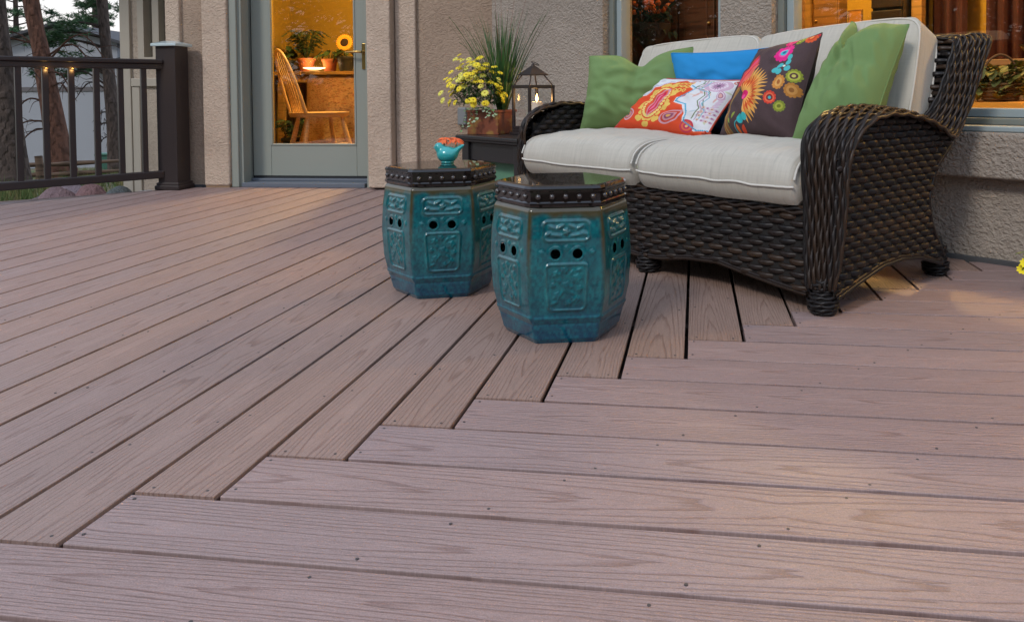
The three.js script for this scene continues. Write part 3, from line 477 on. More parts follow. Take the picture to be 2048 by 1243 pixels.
const printOrange = canvasTex(1024, 720, (g) => {
  g.fillStyle = '#d9dadd'; g.fillRect(0, 0, 1024, 720);
  const edge = [[0, 430], [60, 400], [110, 420], [150, 330], [230, 310], [250, 200], [330, 190], [350, 110], [430, 130], [480, 60], [560, 110], [610, 100], [620, 190], [690, 230], [660, 300], [600, 330], [590, 400], [700, 430], [760, 520], [770, 620], [900, 690], [1024, 660]];
  g.beginPath(); g.moveTo(0, 720); edge.forEach(([x, y]) => g.lineTo(x, y)); g.lineTo(1024, 720); g.closePath(); g.fillStyle = '#d8481f'; g.fill(); g.lineWidth = 16; g.lineJoin = 'round'; g.strokeStyle = '#e0552a'; g.stroke();
  // yellow scalloped flame
  for (let i = 0; i < 46; i++) { const t = i / 46 * PI * 2, r = 1 + 0.24 * sin(t * 9); disc(g, 420 + cos(t) * 120 * r, 400 + sin(t) * 215 * r, 27, '#e3bf5c'); }
  g.beginPath(); g.ellipse(420, 400, 112, 200, 0, 0, PI * 2); g.fillStyle = '#d9532a'; g.fill();
  for (let i = 0; i < 30; i++) { const t = i / 30 * PI * 2; disc(g, 420 + cos(t) * 92, 400 + sin(t) * 172, 15, '#e8cf7a'); }
  for (let i = 0; i < 9; i++) { disc(g, 520 + (i % 3) * 46, 130 + Math.floor(i / 3) * 56, 22, '#e3bf5c'); disc(g, 520 + (i % 3) * 46, 130 + Math.floor(i / 3) * 56, 9, '#c9401c'); }
  petal(g, 415, 575, 0.12, 360, 90, '#c98fa8'); petal(g, 415, 560, 0.12, 320, 68, '#e05a3c'); petal(g, 414, 545, 0.12, 280, 48, '#c4124e'); petal(g, 414, 520, 0.12, 220, 22, '#e8718f');
  paisley(g, 165, 545, -0.9, 120, ['#c9a7b4', '#c45a3c', '#b08aa5', '#d98b4a', '#6d5a78']); paisley(g, 640, 560, 0.95, 135, ['#cf9aa6', '#c4402a', '#c58a92', '#8d4a66', '#d9a25a']);
  for (const [x, y, r] of [[830, 640, 64], [60, 640, 50]]) { disc(g, x, y, r, '#c83a4e'); disc(g, x, y, r * 0.72, '#e06a4a'); disc(g, x, y, r * 0.45, '#c2305a'); disc(g, x, y, r * 0.2, '#e9c07a'); }
  for (let i = 0; i < 46; i++) { const x = 660 + rnd() * 360, y = rnd() * 640; if (y < 20 + (x - 640) * 2.2) petal(g, x, y, rnd() * 6.28, 40 + rnd() * 50, 9 + rnd() * 10, ['#cbb2c6', '#d9c3b4', '#b9c6cc', '#d3a9a2', '#c3c9ae'][i % 5]); }
  for (let i = 0; i < 14; i++) petal(g, 40 + rnd() * 240, 20 + rnd() * 230, rnd() * 6.28, 44, 12, ['#cbb2c6', '#d9c3b4', '#b9c6cc'][i % 3]);
  // lines of beads and stitched curves on the pale half
  const dots = (pts, col, r, step) => { for (let i = 0; i < pts.length - 1; i++) { const [a, b] = [pts[i], pts[i + 1]], L = Math.hypot(b[0] - a[0], b[1] - a[1]); for (let d = 0; d < L; d += step) disc(g, mix(a[0], b[0], d / L), mix(a[1], b[1], d / L), r, col); } };
  dots(edge.slice(12).map(([x, y]) => [x + 26, y - 22]), '#4aa3c4', 8, 17); dots(edge.slice(0, 9).map(([x, y]) => [x - 16, y - 26]), '#7d7fa8', 6, 17);
  dots([[700, 40], [740, 110], [700, 180], [800, 190], [860, 240], [850, 330], [900, 420], [880, 520]], '#55684f', 5, 11); dots([[640, 20], [670, 60], [760, 60], [830, 130]], '#8a9d63', 5, 12);
  for (let i = 0; i < 26; i++) { const t = i / 26 * PI * 2; disc(g, 860 + cos(t) * 100, 130 + sin(t) * 70, 20, '#c9a9bd'); } disc(g, 860, 130, 70, '#dccad6'); for (let i = 0; i < 14; i++) petal(g, 860, 130, i / 14 * PI * 2, 62, 12, '#a67f9c'); disc(g, 860, 130, 15, '#584a5c');
  for (let i = 0; i < 9; i++) petal(g, 960 - i * 5, 320 + i * 30, 0.6 + i * 0.1, 70, 18, '#cdb6c8');
  g.lineWidth = 9; g.lineJoin = 'round'; for (const [c, o] of [['#6f7d5a', 0], ['#b9a0b8', 26], ['#7fb3c4', 52]]) { g.strokeStyle = c; g.beginPath(); [[690, 60], [725, 130], [700, 205], [790, 215], [835, 280], [815, 360], [870, 440], [850, 560]].forEach(([x, y], i) => i ? g.lineTo(x + o, y + o * 0.4) : g.moveTo(x + o, y)); g.stroke(); } for (let i = 0; i < 16; i++) { const x = 900 + (i % 4) * 34, y = 420 + Math.floor(i / 4) * 46; disc(g, x, y, 13, i % 2 ? '#c9a3ba' : '#d9b9a0'); disc(g, x, y, 5, '#8a5a78'); } paisley(g, 950, 250, -0.5, 70, ['#c39ab4', '#e0d2da', '#a8748f', '#d8a9a0']); for (let i = 0; i < 10; i++) petal(g, 540 + i * 14, 60 + (i % 3) * 14, i * 0.7, 40, 12, i % 2 ? '#b9a7c2' : '#c98a70');
  paisley(g, 985, 40, 0.6, 56, ['#b6422c', '#dccfca', '#a83a3a']); for (let i = 0; i < 12; i++) disc(g, 60 + i * 14, 60 + 12 * sin(i), 6, '#b08aa8'); disc(g, 60, 130, 26, '#a884a4'); disc(g, 60, 130, 12, '#e0d4da');
  for (let i = 0; i < 5000; i++) { g.fillStyle = rnd() < 0.5 ? 'rgba(255,255,255,0.06)' : 'rgba(40,0,0,0.06)'; g.fillRect(rnd() * 1024, rnd() * 720, 1 + rnd() * 7, 1.4); }
});
const oBack = cloth([0.30, 0.045, 0.015]);
{ const t = addPillow('orange and white paisley lumbar pillow with tufted corners lying in front', [[-0.50, 0.462, -0.30], [0.06, 0.458, -0.262], [0.125, 0.668, -0.425], [-0.362, 0.688, -0.41]], 0.058, { seed: 21, pinch: 0.06, welt: 0.004 }, cloth([1, 1, 1], { map: printOrange, sheen: 0 }), oBack, cloth([0.42, 0.05, 0.025]));
  const b = [-0.22, 0.46, -0.281]; for (const [x, y, z, s] of [[-0.50, 0.462, -0.30, 1], [0.06, 0.458, -0.262, 1], [0.125, 0.668, -0.425, 0.7], [-0.362, 0.688, -0.41, 0.7]]) { const sp = []; for (let i = 0; i < 26; i++) { const d = V(rr(-1, 1), rr(-0.6, 1), rr(-0.4, 1)).normalize().multiplyScalar(0.022 * s); sp.push(bar([x - b[0], y - b[1] + 0.004, z - b[2]], [x - b[0] + d.x, y - b[1] + 0.006 + d.y, z - b[2] + d.z], 0.0028, 0.0036, 5)); } part('tassel', sp, cloth([0.60, 0.075, 0.03]), t).userData.kind = 'stuff'; } }
// brown pillow with embroidered flowers
const printBrown = canvasTex(1024, 1024, (g) => {
  g.fillStyle = '#4c3a3c'; g.fillRect(-100, -100, 1224, 1224); g.translate(60, -60); g.scale(1.1, 1.1);
  for (let i = 0; i < 9000; i++) { g.fillStyle = rnd() < 0.5 ? 'rgba(255,240,230,0.03)' : 'rgba(0,0,0,0.05)'; rnd() < 0.5 ? g.fillRect(rnd() * 1024, rnd() * 1024, 1.5, 4 + rnd() * 14) : g.fillRect(rnd() * 1024, rnd() * 1024, 4 + rnd() * 14, 1.5); }
  const ring = (x, y, r, cols) => cols.forEach((c, i) => { const k = r * (1 - i / cols.length); if (i === 0) for (let q = 0; q < 12; q++) disc(g, x + cos(q / 12 * PI * 2) * k * 0.86, y + sin(q / 12 * PI * 2) * k * 0.86, k * 0.24, c); disc(g, x, y, k * (i ? 1 : 0.9), c); });
  // fan flower
  for (let i = 0; i < 23; i++) petal(g, 330, 650, -0.75 + i / 22 * 3.5, 270, 26, i % 2 ? '#d99a45' : '#e0a858');
  for (let i = 0; i < 19; i++) petal(g, 330, 650, -0.65 + i / 18 * 3.3, 190, 20, i % 2 ? '#c4481f' : '#d9692c');
  for (let i = 0; i < 15; i++) petal(g, 330, 650, -0.6 + i / 14 * 3.2, 120, 9, '#e9b25a'); disc(g, 330, 650, 42, '#d81e6a'); disc(g, 318, 664, 20, '#ec4f92');
  // long pink bud on the left, stems
  for (let i = 0; i < 7; i++) petal(g, 130 + i * 12, 560, 0.25 + i * 0.07, 360 - i * 16, 50, ['#d8302a', '#e0405a', '#e4558a', '#d8302a', '#ec6a4a', '#d82a55', '#e26a5a'][i]);
  for (let i = 0; i < 6; i++) { g.lineWidth = 11; g.strokeStyle = ['#b98a3f', '#a86a35', '#c9a050', '#9a7a3c', '#b3602c', '#8f8440'][i]; g.beginPath(); g.moveTo(150 + i * 14, 560); g.bezierCurveTo(60 + i * 16, 700, 40 + i * 15, 840, 110 + i * 18, 1000); g.stroke(); }
  ring(600, 250, 88, ['#e01e82', '#e01e82', '#e8509c', '#3fb8c4', '#2a5a8a']); ring(560, 95, 62, ['#d81e6a', '#e0457a', '#c41850']); ring(690, 110, 50, ['#8a9a2c', '#6f7f22', '#b5b84a', '#4a3a3c']); ring(800, 95, 58, ['#d9582c', '#c4421f', '#e08a4a']); ring(880, 40, 48, ['#c8323c', '#d8504a', '#a82a3a']);
  for (const [x, y] of [[640, 390], [700, 350], [720, 410], [660, 450], [620, 440], [690, 300]]) disc(g, x, y, 28, '#4ab3b5'); disc(g, 680, 390, 12, '#d8e0d0');
  ring(800, 470, 56, ['#8a9430', '#b5b84a', '#5c3a3c', '#c9c060']); ring(690, 540, 58, ['#c9853c', '#d9a45a', '#a8622c']); ring(815, 590, 56, ['#b87a35', '#c98f4a', '#96602c']); ring(650, 680, 52, ['#d8402c', '#e26a4a', '#7a2a2c', '#4ab3b5']); ring(750, 740, 46, ['#7f8a2a', '#a3a640', '#6a7020']);
  petal(g, 220, 860, 0.5, 70, 20, '#8a9a3c'); petal(g, 190, 900, -0.4, 60, 18, '#9aa84a'); disc(g, 330, 860, 40, '#2fb3bb'); disc(g, 390, 845, 30, '#3fc0c4'); petal(g, 340, 990, 0.3, 90, 32, '#d84a2a'); petal(g, 300, 985, -0.2, 80, 26, '#e0702f');
  g.lineWidth = 10; g.strokeStyle = '#3aaab0'; g.beginPath(); g.moveTo(330, 860); g.bezierCurveTo(250, 880, 230, 950, 300, 1010); g.stroke();
});
addPillow('dark brown pillow embroidered with bright flowers and a big fan bloom', [[0.085, 0.458, -0.30], [0.430, 0.462, -0.262], [0.448, 0.824, -0.405], [0.150, 0.782, -0.455]], 0.082, { seed: 33, pinch: 0.05 }, cloth([1, 1, 1], { map: printBrown, sheen: 0 }), cloth([0.055, 0.034, 0.034]));
/* ------------------------------------------------------------------ glazed garden stools: six bowed sides in relief, a dark studded top */
function stoolGeometry(sN) {
  const H = 0.345, apo = (y) => { const q = [[0, 0.129], [0.014, 0.137], [0.05, 0.1445], [0.056, 0.1475], [0.075, 0.1515], [0.12, 0.160], [0.20, 0.1645], [0.27, 0.162], [0.32, 0.1565], [0.337, 0.1545], [0.345, 0.150]]; for (let i = 0; i < q.length - 1; i++) if (y <= q[i + 1][0]) { const t = (y - q[i][0]) / (q[i + 1][0] - q[i][0]); return mix(q[i][1], q[i + 1][1], t * t * (3 - 2 * t) * 0.4 + t * 0.6); } return 0.142; };
  const rrect = (x, y, w, h, r, tp = 0) => { const ww = w - tp * y, dx = Math.abs(x) - ww + r, dy = Math.abs(y) - h + r; return Math.hypot(Math.max(dx, 0), Math.max(dy, 0)) + Math.min(Math.max(dx, dy), 0) - r; };
  const ridge = (d, w) => Math.exp(-(d * d) / (w * w));
  const blob = (x, y, cx, cy, a, L, w) => { const dx = x - cx, dy = y - cy, u = dx * cos(a) + dy * sin(a), v = -dx * sin(a) + dy * cos(a); return Math.exp(-Math.pow(u / L, 2) * 1.4 - Math.pow(v / w, 2) * 1.4); };
  const flower = (x, y, cx, cy, r) => { const dx = x - cx, dy = y - cy, R = Math.hypot(dx, dy), a = Math.atan2(dy, dx); return Math.exp(-Math.pow((R - r * 0.62 * (0.8 + 0.3 * cos(a * 5))) / (r * 0.28), 2)) * 0.8 + Math.exp(-Math.pow(R / (r * 0.24), 2)); };
  const relief = (x, y) => { // metres across the side, metres up
    let h = 0;
    const u = rrect(x, y - 0.288, 0.058, 0.024, 0.014, -0.0), l = rrect(x, y - 0.148, 0.049, 0.058, 0.012, -0.06);
    h += 0.0046 * ridge(u, 0.0024) + 0.0044 * ridge(l, 0.0024);
    if (u < -0.003) { const ax = Math.abs(x); h += 0.0062 * Math.max(blob(ax, y, 0.014, 0.299, -0.5, 0.016, 0.005), blob(ax, y, 0.034, 0.297, 0.5, 0.012, 0.0045), blob(ax, y, 0.026, 0.278, 0.15, 0.018, 0.0042), blob(ax, y, 0.045, 0.281, -0.5, 0.009, 0.004), flower(x, y, 0, 0.286, 0.010)); }
    if (l < -0.004) { let f = 0; for (const [cx, cy, r] of [[0, 0.150, 0.017], [-0.024, 0.128, 0.012], [0.024, 0.170, 0.013], [0.022, 0.118, 0.011], [-0.026, 0.182, 0.011], [0.004, 0.108, 0.009], [-0.006, 0.192, 0.010], [0.032, 0.145, 0.009], [-0.034, 0.155, 0.008]]) f = Math.max(f, flower(x, y, cx, cy, r)); for (const [cx, cy, a] of [[-0.012, 0.135, 0.8], [0.014, 0.134, -0.7], [0.012, 0.186, 0.9], [-0.02, 0.166, -0.6], [0.03, 0.192, 0.2], [-0.03, 0.11, 0.3]]) f = Math.max(f, blob(x, y, cx, cy, a, 0.010, 0.004)); h += 0.0034 * f; }
    for (const [cx, cy] of [[0, 0.247], [-0.063, 0.235], [0.063, 0.235]]) h += 0.003 * flower(x, y, cx, cy, 0.008);
    h += 0.003 * ridge(y - 0.068, 0.004) - 0.002 * ridge(y - 0.053, 0.003);
    return h;
  };
  const pos = [], col = [], idx = [], NX = 64, NY = 120, hr = 0.0125, holes = [[-0.0275, 0.232], [0.0275, 0.232]];
  for (let f = 0; f < 6; f++) {
    const a = f * PI / 3, nx = sin(a), nz = cos(a), tx = cos(a), tz = -sin(a), base = pos.length / 3, cut = [];
    for (let j = 0; j <= NY; j++) for (let i = 0; i <= NX; i++) {
      let y = j / NY * H, A = apo(y), half = A * Math.tan(PI / 6), x = (i / NX * 2 - 1) * half, inside = 0;
      for (const [hx, hy] of holes) { const dx = x - hx, dy = y - hy, d = Math.hypot(dx, dy); if (d < hr * 0.84) inside = 1; else if (d < hr * 1.2) { const k = hr / d; x = hx + dx * k; y = hy + dy * k; A = apo(y); } }
      cut.push(inside);
      const edge = half - Math.abs(x), rnd6 = edge < 0.007 ? -0.0022 * Math.pow(1 - edge / 0.007, 2) : 0, h = edge > 0.004 ? relief(x, y) : 0;
      const hole = Math.min(...holes.map(([hx, hy]) => Math.hypot(x - hx, y - hy))), rim = 0.0022 * ridge(hole - hr * 1.25, 0.003);
      const D = A + h + rim + rnd6; pos.push(nx * D + tx * x, y, nz * D + tz * x);
      // glaze: teal, bluer low down, breaking to olive brown on the ridges and towards the rim
      const n1 = noise(x * 36 + f * 9, y * 22, 0, 0, sN), n2 = 0.6 * noise(x * 170 + f * 5, y * 120, 0, 0, sN + 1) + 0.4 * noise(x * 420 + f * 5, y * 380, 0, 0, sN + 3), top = sst(0.312, 0.334, y + 0.024 * (n1 - 0.5)) , edgeB = sst(0.013, 0.0, edge) * sst(0.10, 0.30, y) * 0.95, hi = sst(0.0024, 0.0046, h) * 0.75 * n2;
      const b = clamp(Math.max(top * 0.9, edgeB) + hi * 0.7), lo = sst(0.16, 0.0, y), pool = sst(0.0012, 0.0, h), te = [0.002 + 0.005 * n1, 0.058 + 0.128 * n2 * (0.55 + 0.7 * n1) - 0.026 * lo - 0.016 * pool, 0.080 + 0.122 * n2 * (0.5 + 0.75 * n1) + 0.008 * lo - 0.018 * pool];
      col.push(mix(te[0], 0.062, b), mix(te[1], 0.040, b), mix(te[2], 0.008, b));
    }
    for (let j = 0; j < NY; j++) for (let i = 0; i < NX; i++) { const k = j * (NX + 1) + i, q = [k, k + 1, k + NX + 1, k + NX + 2]; const ok = (p) => !p.some((v) => cut[v]); if (ok([q[0], q[1], q[3]])) idx.push(base + q[0], base + q[1], base + q[3]); if (ok([q[0], q[3], q[2]])) idx.push(base + q[0], base + q[3], base + q[2]); }
  }
  const g = grid(pos, idx); g.setAttribute('color', new THREE.Float32BufferAttribute(col, 3)); return g;
}
const hex = (R, y) => Array.from({ length: 7 }, (_, k) => { const a = (k - 0.5) * PI / 3; return [sin(a) * R, y, cos(a) * R]; });
function hexRing(list) { // list of [corner radius, y]; flat sides, lightly rounded corners
  const per = 8, pos = [], idx = [], n = 6 * per;
  const at = (R, y, k) => { const s = Math.floor(k / per) % 6, t = (k % per) / per, a0 = (s - 0.5) * PI / 3, a1 = a0 + PI / 3; let x = mix(sin(a0), sin(a1), t), z = mix(cos(a0), cos(a1), t); const e = Math.min(t, 1 - t), f = e < 0.06 ? 0.975 + 0.025 * e / 0.06 : 1; return [x * R * f, y, z * R * f]; };
  list.forEach(([R, y], i) => { for (let k = 0; k < n; k++) { pos.push(...at(R, y, k)); if (i < list.length - 1) { const a = i * n + k, b = i * n + (k + 1) % n; idx.push(a, b, b + n, a, b + n, a + n); } } });
  return toCrease(grid(pos, idx));
}
function toCrease(g) { const o = g.toNonIndexed(); o.computeVertexNormals(); return o; }
const glaze = new THREE.MeshPhysicalMaterial({ vertexColors: true, roughness: 0.28, clearcoat: 1, clearcoatRoughness: 0.03, specularIntensity: 0.3, side: THREE.DoubleSide, bumpMap: rep(tex(256, 256, (i, j) => fbm(i / 256 * 12, j / 256 * 12, 12, 12, 8, 3), false), 4), bumpScale: 0.0004 });
const black = phys([0.010, 0.007, 0.006], 0.22, { clearcoat: 1, clearcoatRoughness: 0.03, specularIntensity: 0.25 });
const studMat = phys([0.035, 0.025, 0.022], 0.15, { clearcoat: 1, clearcoatRoughness: 0.05 });
const stoolBody = triUV(stoolGeometry(71));
function makeStool(label, pos, turn, body) {
  const t = thing('garden_stool', label, 'stool', pos, turn, 'glazed ceramic garden stools');
  part('body', body, glaze, t, true);
  part('lid', hexRing([[0.150, 0.338], [0.166, 0.343], [0.178, 0.347], [0.1815, 0.353], [0.1815, 0.3565], [0.178, 0.360], [0.178, 0.384], [0.1805, 0.387], [0.1805, 0.392], [0.176, 0.398], [0.165, 0.4005], [0.05, 0.4005], [0.001, 0.4005]]), black, t);
  for (let f = 0; f < 6; f++) for (let k = 0; k < 5; k++) { const a = f * PI / 3, x = (k - 2) * 0.034, A = 0.178 * cos(PI / 6); const m = part('stud', studGeo, studMat, t); m.position.set(sin(a) * A + cos(a) * x, 0.372, cos(a) * A - sin(a) * x); }
  return t;
}
const studGeo = new THREE.SphereGeometry(0.0072, 12, 8);
makeStool('teal glazed hexagonal garden stool in front with bare black top', [-0.080, 0, -2.062], 0.115, stoolBody);
makeStool('teal glazed hexagonal garden stool behind, carrying the bird planter', [-0.482, 0, -2.492], 0.20, stoolBody);

/* ------------------------------------------------------------------ bird planter and its flowers on the far stool */
{
  const bp = [-0.470, 0.4005, -2.535], t = thing('bird_planter', 'small turquoise ceramic bird bowl on the far garden stool', 'planter', bp, 0.0);
  const turq = phys([0.02, 0.33, 0.33], 0.3, { clearcoat: 0.6, clearcoatRoughness: 0.15 });
  // one body: bowl, raised head on the left, tail sweeping up on the right
  const smin = (p, q, k) => { const h = clamp(0.5 + 0.5 * (q - p) / k); return mix(q, p, h) - k * h * (1 - h); };
  const cap = (x, y, z, A, B, r0, r1, flat) => { const ab = [B[0] - A[0], B[1] - A[1]], t = clamp(((x - A[0]) * ab[0] + (y - A[1]) * ab[1]) / (ab[0] * ab[0] + ab[1] * ab[1])); return Math.hypot(x - A[0] - ab[0] * t, y - A[1] - ab[1] * t, z / flat) - mix(r0, r1, t); };
  const sdf = (x, y, z) => { let d = (Math.hypot(x / 0.034, (y - 0.027) / 0.027, z / 0.030) - 1) * 0.027; d = smin(d, Math.hypot(x + 0.027, y - 0.052, z) - 0.0155, 0.013); d = smin(d, cap(x, y, z, [0.018, 0.030], [0.052, 0.058], 0.012, 0.0045, 1.5), 0.010); return smin(d, cap(x, y, z, [-0.036, 0.052], [-0.047, 0.050], 0.004, 0.001, 1), 0.004); };
  const body = surface(72, 44, (s, tt) => { const ph = s * PI * 2, th = tt * PI, dx = sin(th) * cos(ph), dy = cos(th), dz = sin(th) * sin(ph); let r = 0.075; while (r > 0.004 && sdf(dx * r, 0.030 + dy * r, dz * r) > 0) r -= 0.0006; return [dx * r, Math.max(0.0006, 0.030 + dy * r), dz * r]; });
  part('bird_body', body, turq, t);
  for (const z of [-1, 1]) part('eye', new THREE.SphereGeometry(0.0014, 8, 6).translate(-0.034, 0.056, z * 0.0135), std([0.01, 0.02, 0.02], 0.4), t);
  part('foot_ring', lathe([[0.001, 0], [0.020, 0], [0.021, 0.004], [0.016, 0.008]], 24), turq, t);
  const om = std([0.72, 0.13, 0.03], 0.75, { side: THREE.DoubleSide });
  const pet = () => surface(6, 3, (s, u) => { const w = 0.0052 * Math.pow(sin(PI * clamp(0.06 + s * 0.92)), 0.6); return [0.004 + s * 0.026, -0.010 * s * s + 0.004 * sin(s * 3), (u - 0.5) * 2 * w]; });
  [['orange gerbera bloom over the bird bowl, head side', [-0.014, 0.074, -0.022], 0.16, 1.0], ['orange gerbera bloom over the bird bowl, tail side', [0.026, 0.073, -0.016], -0.12, 0.95]].forEach(([label, p, tilt, sc], k) => {
    const fl = thing('gerbera', label, 'flower', [bp[0] + p[0], bp[1] + p[1], bp[2] + p[2]], 0, 'gerbera blooms in the bird bowl');
    for (let i = 0; i < 18; i++) part('petal', pet().scale(sc * rr(0.85, 1.1), sc, sc * rr(0.9, 1.2)).rotateZ(rr(-0.15, 0.3)).rotateY(i / 18 * PI * 2 + rr(-0.1, 0.1)).rotateX(0.25).rotateZ(tilt), i % 3 ? om : std([0.62, 0.09, 0.02], 0.75), fl);
    part('disc', new THREE.SphereGeometry(0.0055, 12, 8).scale(1, 0.6, 1).rotateX(0.25), std([0.30, 0.07, 0.02], 0.9), fl);
    part('stem', taper([[0, -0.002, 0], [0.001, -0.015, 0.006], [0.002, -0.035, 0.012]], () => 0.0018, 6, 6), std([0.06, 0.13, 0.03], 0.8), fl);
  });
}

/* ------------------------------------------------------------------ end table with planter, plants and lantern */
const tblY = 0.43;
{
  const c = [-1.035, 0, -0.30], t = onSofa('end_table', 'black painted end table with shelf between the stucco corner and the loveseat', 'side table', c), bk = phys([0.020, 0.019, 0.020], 0.30);
  const hw = 0.26, hd = 0.27;
  part('table_top', [box(hw * 2, 0.018, hd * 2, 0, tblY - 0.009, 0, 0.005), box(hw * 2 - 0.02, 0.012, hd * 2 - 0.02, 0, tblY - 0.024, 0, 0.004)], bk, t);
  for (const [sx, sz] of [[-1, 1], [1, 1], [-1, -1], [1, -1]]) part('leg', box(0.055, tblY - 0.031, 0.055, sx * (hw - 0.05), (tblY - 0.031) / 2, sz * (hd - 0.05), 0.004), bk, t);
  for (const s of [-1, 1]) { part('apron', box(hw * 2 - 0.157, 0.085, 0.02, 0, tblY - 0.075, s * (hd - 0.045)), bk, t); part('apron', box(0.02, 0.085, hd * 2 - 0.157, s * (hw - 0.045), tblY - 0.075, 0), bk, t); }
  part('shelf', box(hw * 2 - 0.05, 0.018, hd * 2 - 0.05, 0, 0.15, 0), bk, t);
  const gp = onSofa('green_box', 'plain green box on the shelf of the black end table', 'box', [c[0] - 0.03, 0.159, c[2] + 0.08]), gm = std([0.10, 0.24, 0.15], 0.6); part('box_body', box(0.26, 0.17, 0.20, 0, 0.085, 0, 0.008), gm, gp); part('box_lid', box(0.272, 0.022, 0.212, 0, 0.181, 0, 0.006), gm, gp);
}
const rust = new THREE.MeshPhysicalMaterial({ map: tex(256, 256, (i, j) => { const x = i / 256, y = j / 256, n = fbm(x * 5, y * 4, 5, 4, 6, 4), m = noise(x * 8, y * 26, 8, 26, 2), g = sst(0.42, 0.7, n + 0.18 * (m - 0.5)); return [mix(0.20, 0.30, g), mix(0.055, 0.155, g), mix(0.025, 0.035, g)]; }), roughness: 0.5, clearcoat: 0.25, side: THREE.DoubleSide });
const PB = sofaAt(-1.22, tblY, -0.19);
{
  const t = thing('planter_box', 'square rust and amber glazed planter box on the black end table', 'planter', PB.toArray(), STH + 0.42);
  const w = 0.085, h = 0.112, wt = 0.008, g = [slab(-w, w, 0, h, w - wt, w, 0.003), slab(-w, w, 0, h, -w, -w + wt, 0.003), slab(-w, -w + wt, 0, h, -w + wt, w - wt, 0.003), slab(w - wt, w, 0, h, -w + wt, w - wt, 0.003), slab(-w, w, 0.001, 0.008, -w + wt, w - wt, 0.002)];
  const b = part('wall_panels', g.map((q) => { const uv = q.attributes.uv; for (let i = 0; i < uv.count; i++) uv.setXY(i, uv.getX(i) * 4.5, uv.getY(i) * 6); return q; }), rust, t);
  part('rim', [slab(-w - 0.004, w + 0.004, h - 0.008, h + 0.004, w - 0.004, w + 0.005, 0.002), slab(-w - 0.004, w + 0.004, h - 0.008, h + 0.004, -w - 0.005, -w + 0.004, 0.002), slab(-w - 0.005, -w + 0.004, h - 0.008, h + 0.004, -w, w, 0.002), slab(w - 0.004, w + 0.005, h - 0.008, h + 0.004, -w, w, 0.002)], rust, t);
  part('soil', box(w * 2 - 0.02, 0.02, w * 2 - 0.02, 0, h - 0.025, 0, 0.004), std([0.02, 0.014, 0.01], 1), t);
}
const leafMat = [[0.045, 0.12, 0.03], [0.03, 0.085, 0.022], [0.075, 0.16, 0.04]].map((c) => phys(c, 0.55, { transmission: 0.25, thickness: 0 }));
const leafGeo = (L, w, bend = 0.3) => surface(5, 2, (s, u) => [(u - 0.5) * 2 * w * Math.pow(sin(PI * clamp(0.08 + 0.9 * s)), 0.8), bend * L * s * s * -1 + Math.abs(u - 0.5) * w * 0.6, s * L]);
{ // spiky grass: every blade a part
  const p = PB.clone().add(V(0.05, 0.10, -0.02)), t = thing('spiky_grass', 'tall spiky green grass rising behind the lantern in the planter box', 'grass plant', p.toArray(), 0);
  const gm = [[0.035, 0.11, 0.025], [0.05, 0.15, 0.03], [0.025, 0.085, 0.022], [0.07, 0.17, 0.04], [0.09, 0.10, 0.03]].map((c) => phys(c, 0.5, { transmission: 0.15, thickness: 0 }));
  for (let i = 0; i < 150; i++) {
    const a = rr(0, PI * 2), out = Math.pow(rnd(), 0.8) * 0.50, L = rr(0.34, 0.54) * (1 - out * 0.12), w = rr(0.0034, 0.0058), d = V(cos(a), 0, sin(a)), droop = rr(0.0, 0.5) * out, b0 = V(rr(-0.018, 0.018), 0, rr(-0.018, 0.018)), side = V(-d.z, 0, d.x).applyAxisAngle(V(0, 1, 0), rr(-0.8, 0.8));
    part('blade', surface(10, 2, (s, u) => { const q = b0.clone().addScaledVector(d, out * L * (s * 0.8 + 0.3 * s * s)).add(V(0, L * (s - droop * s * s * s), 0)).addScaledVector(side, (u - 0.5) * 2 * w * Math.pow(1 - s, 0.7)); q.y += Math.abs(u - 0.5) * w; return [q.x, q.y, q.z]; }), i % 9 === 0 ? gm[4] : gm[i % 4], t);
  }
  for (const [dx, dz, h] of [[-0.04, 0, 0.66], [0.13, -0.02, 0.60], [0.07, 0.03, 0.58], [0.0, 0.02, 0.55]]) part('seed_stalk', taper([[0, 0, 0], [dx * 0.4, h * 0.5, dz * 0.5], [dx, h, dz]], (s) => 0.0016 - 0.0009 * s, 14, 5), std([0.20, 0.09, 0.06], 0.8), t);
}
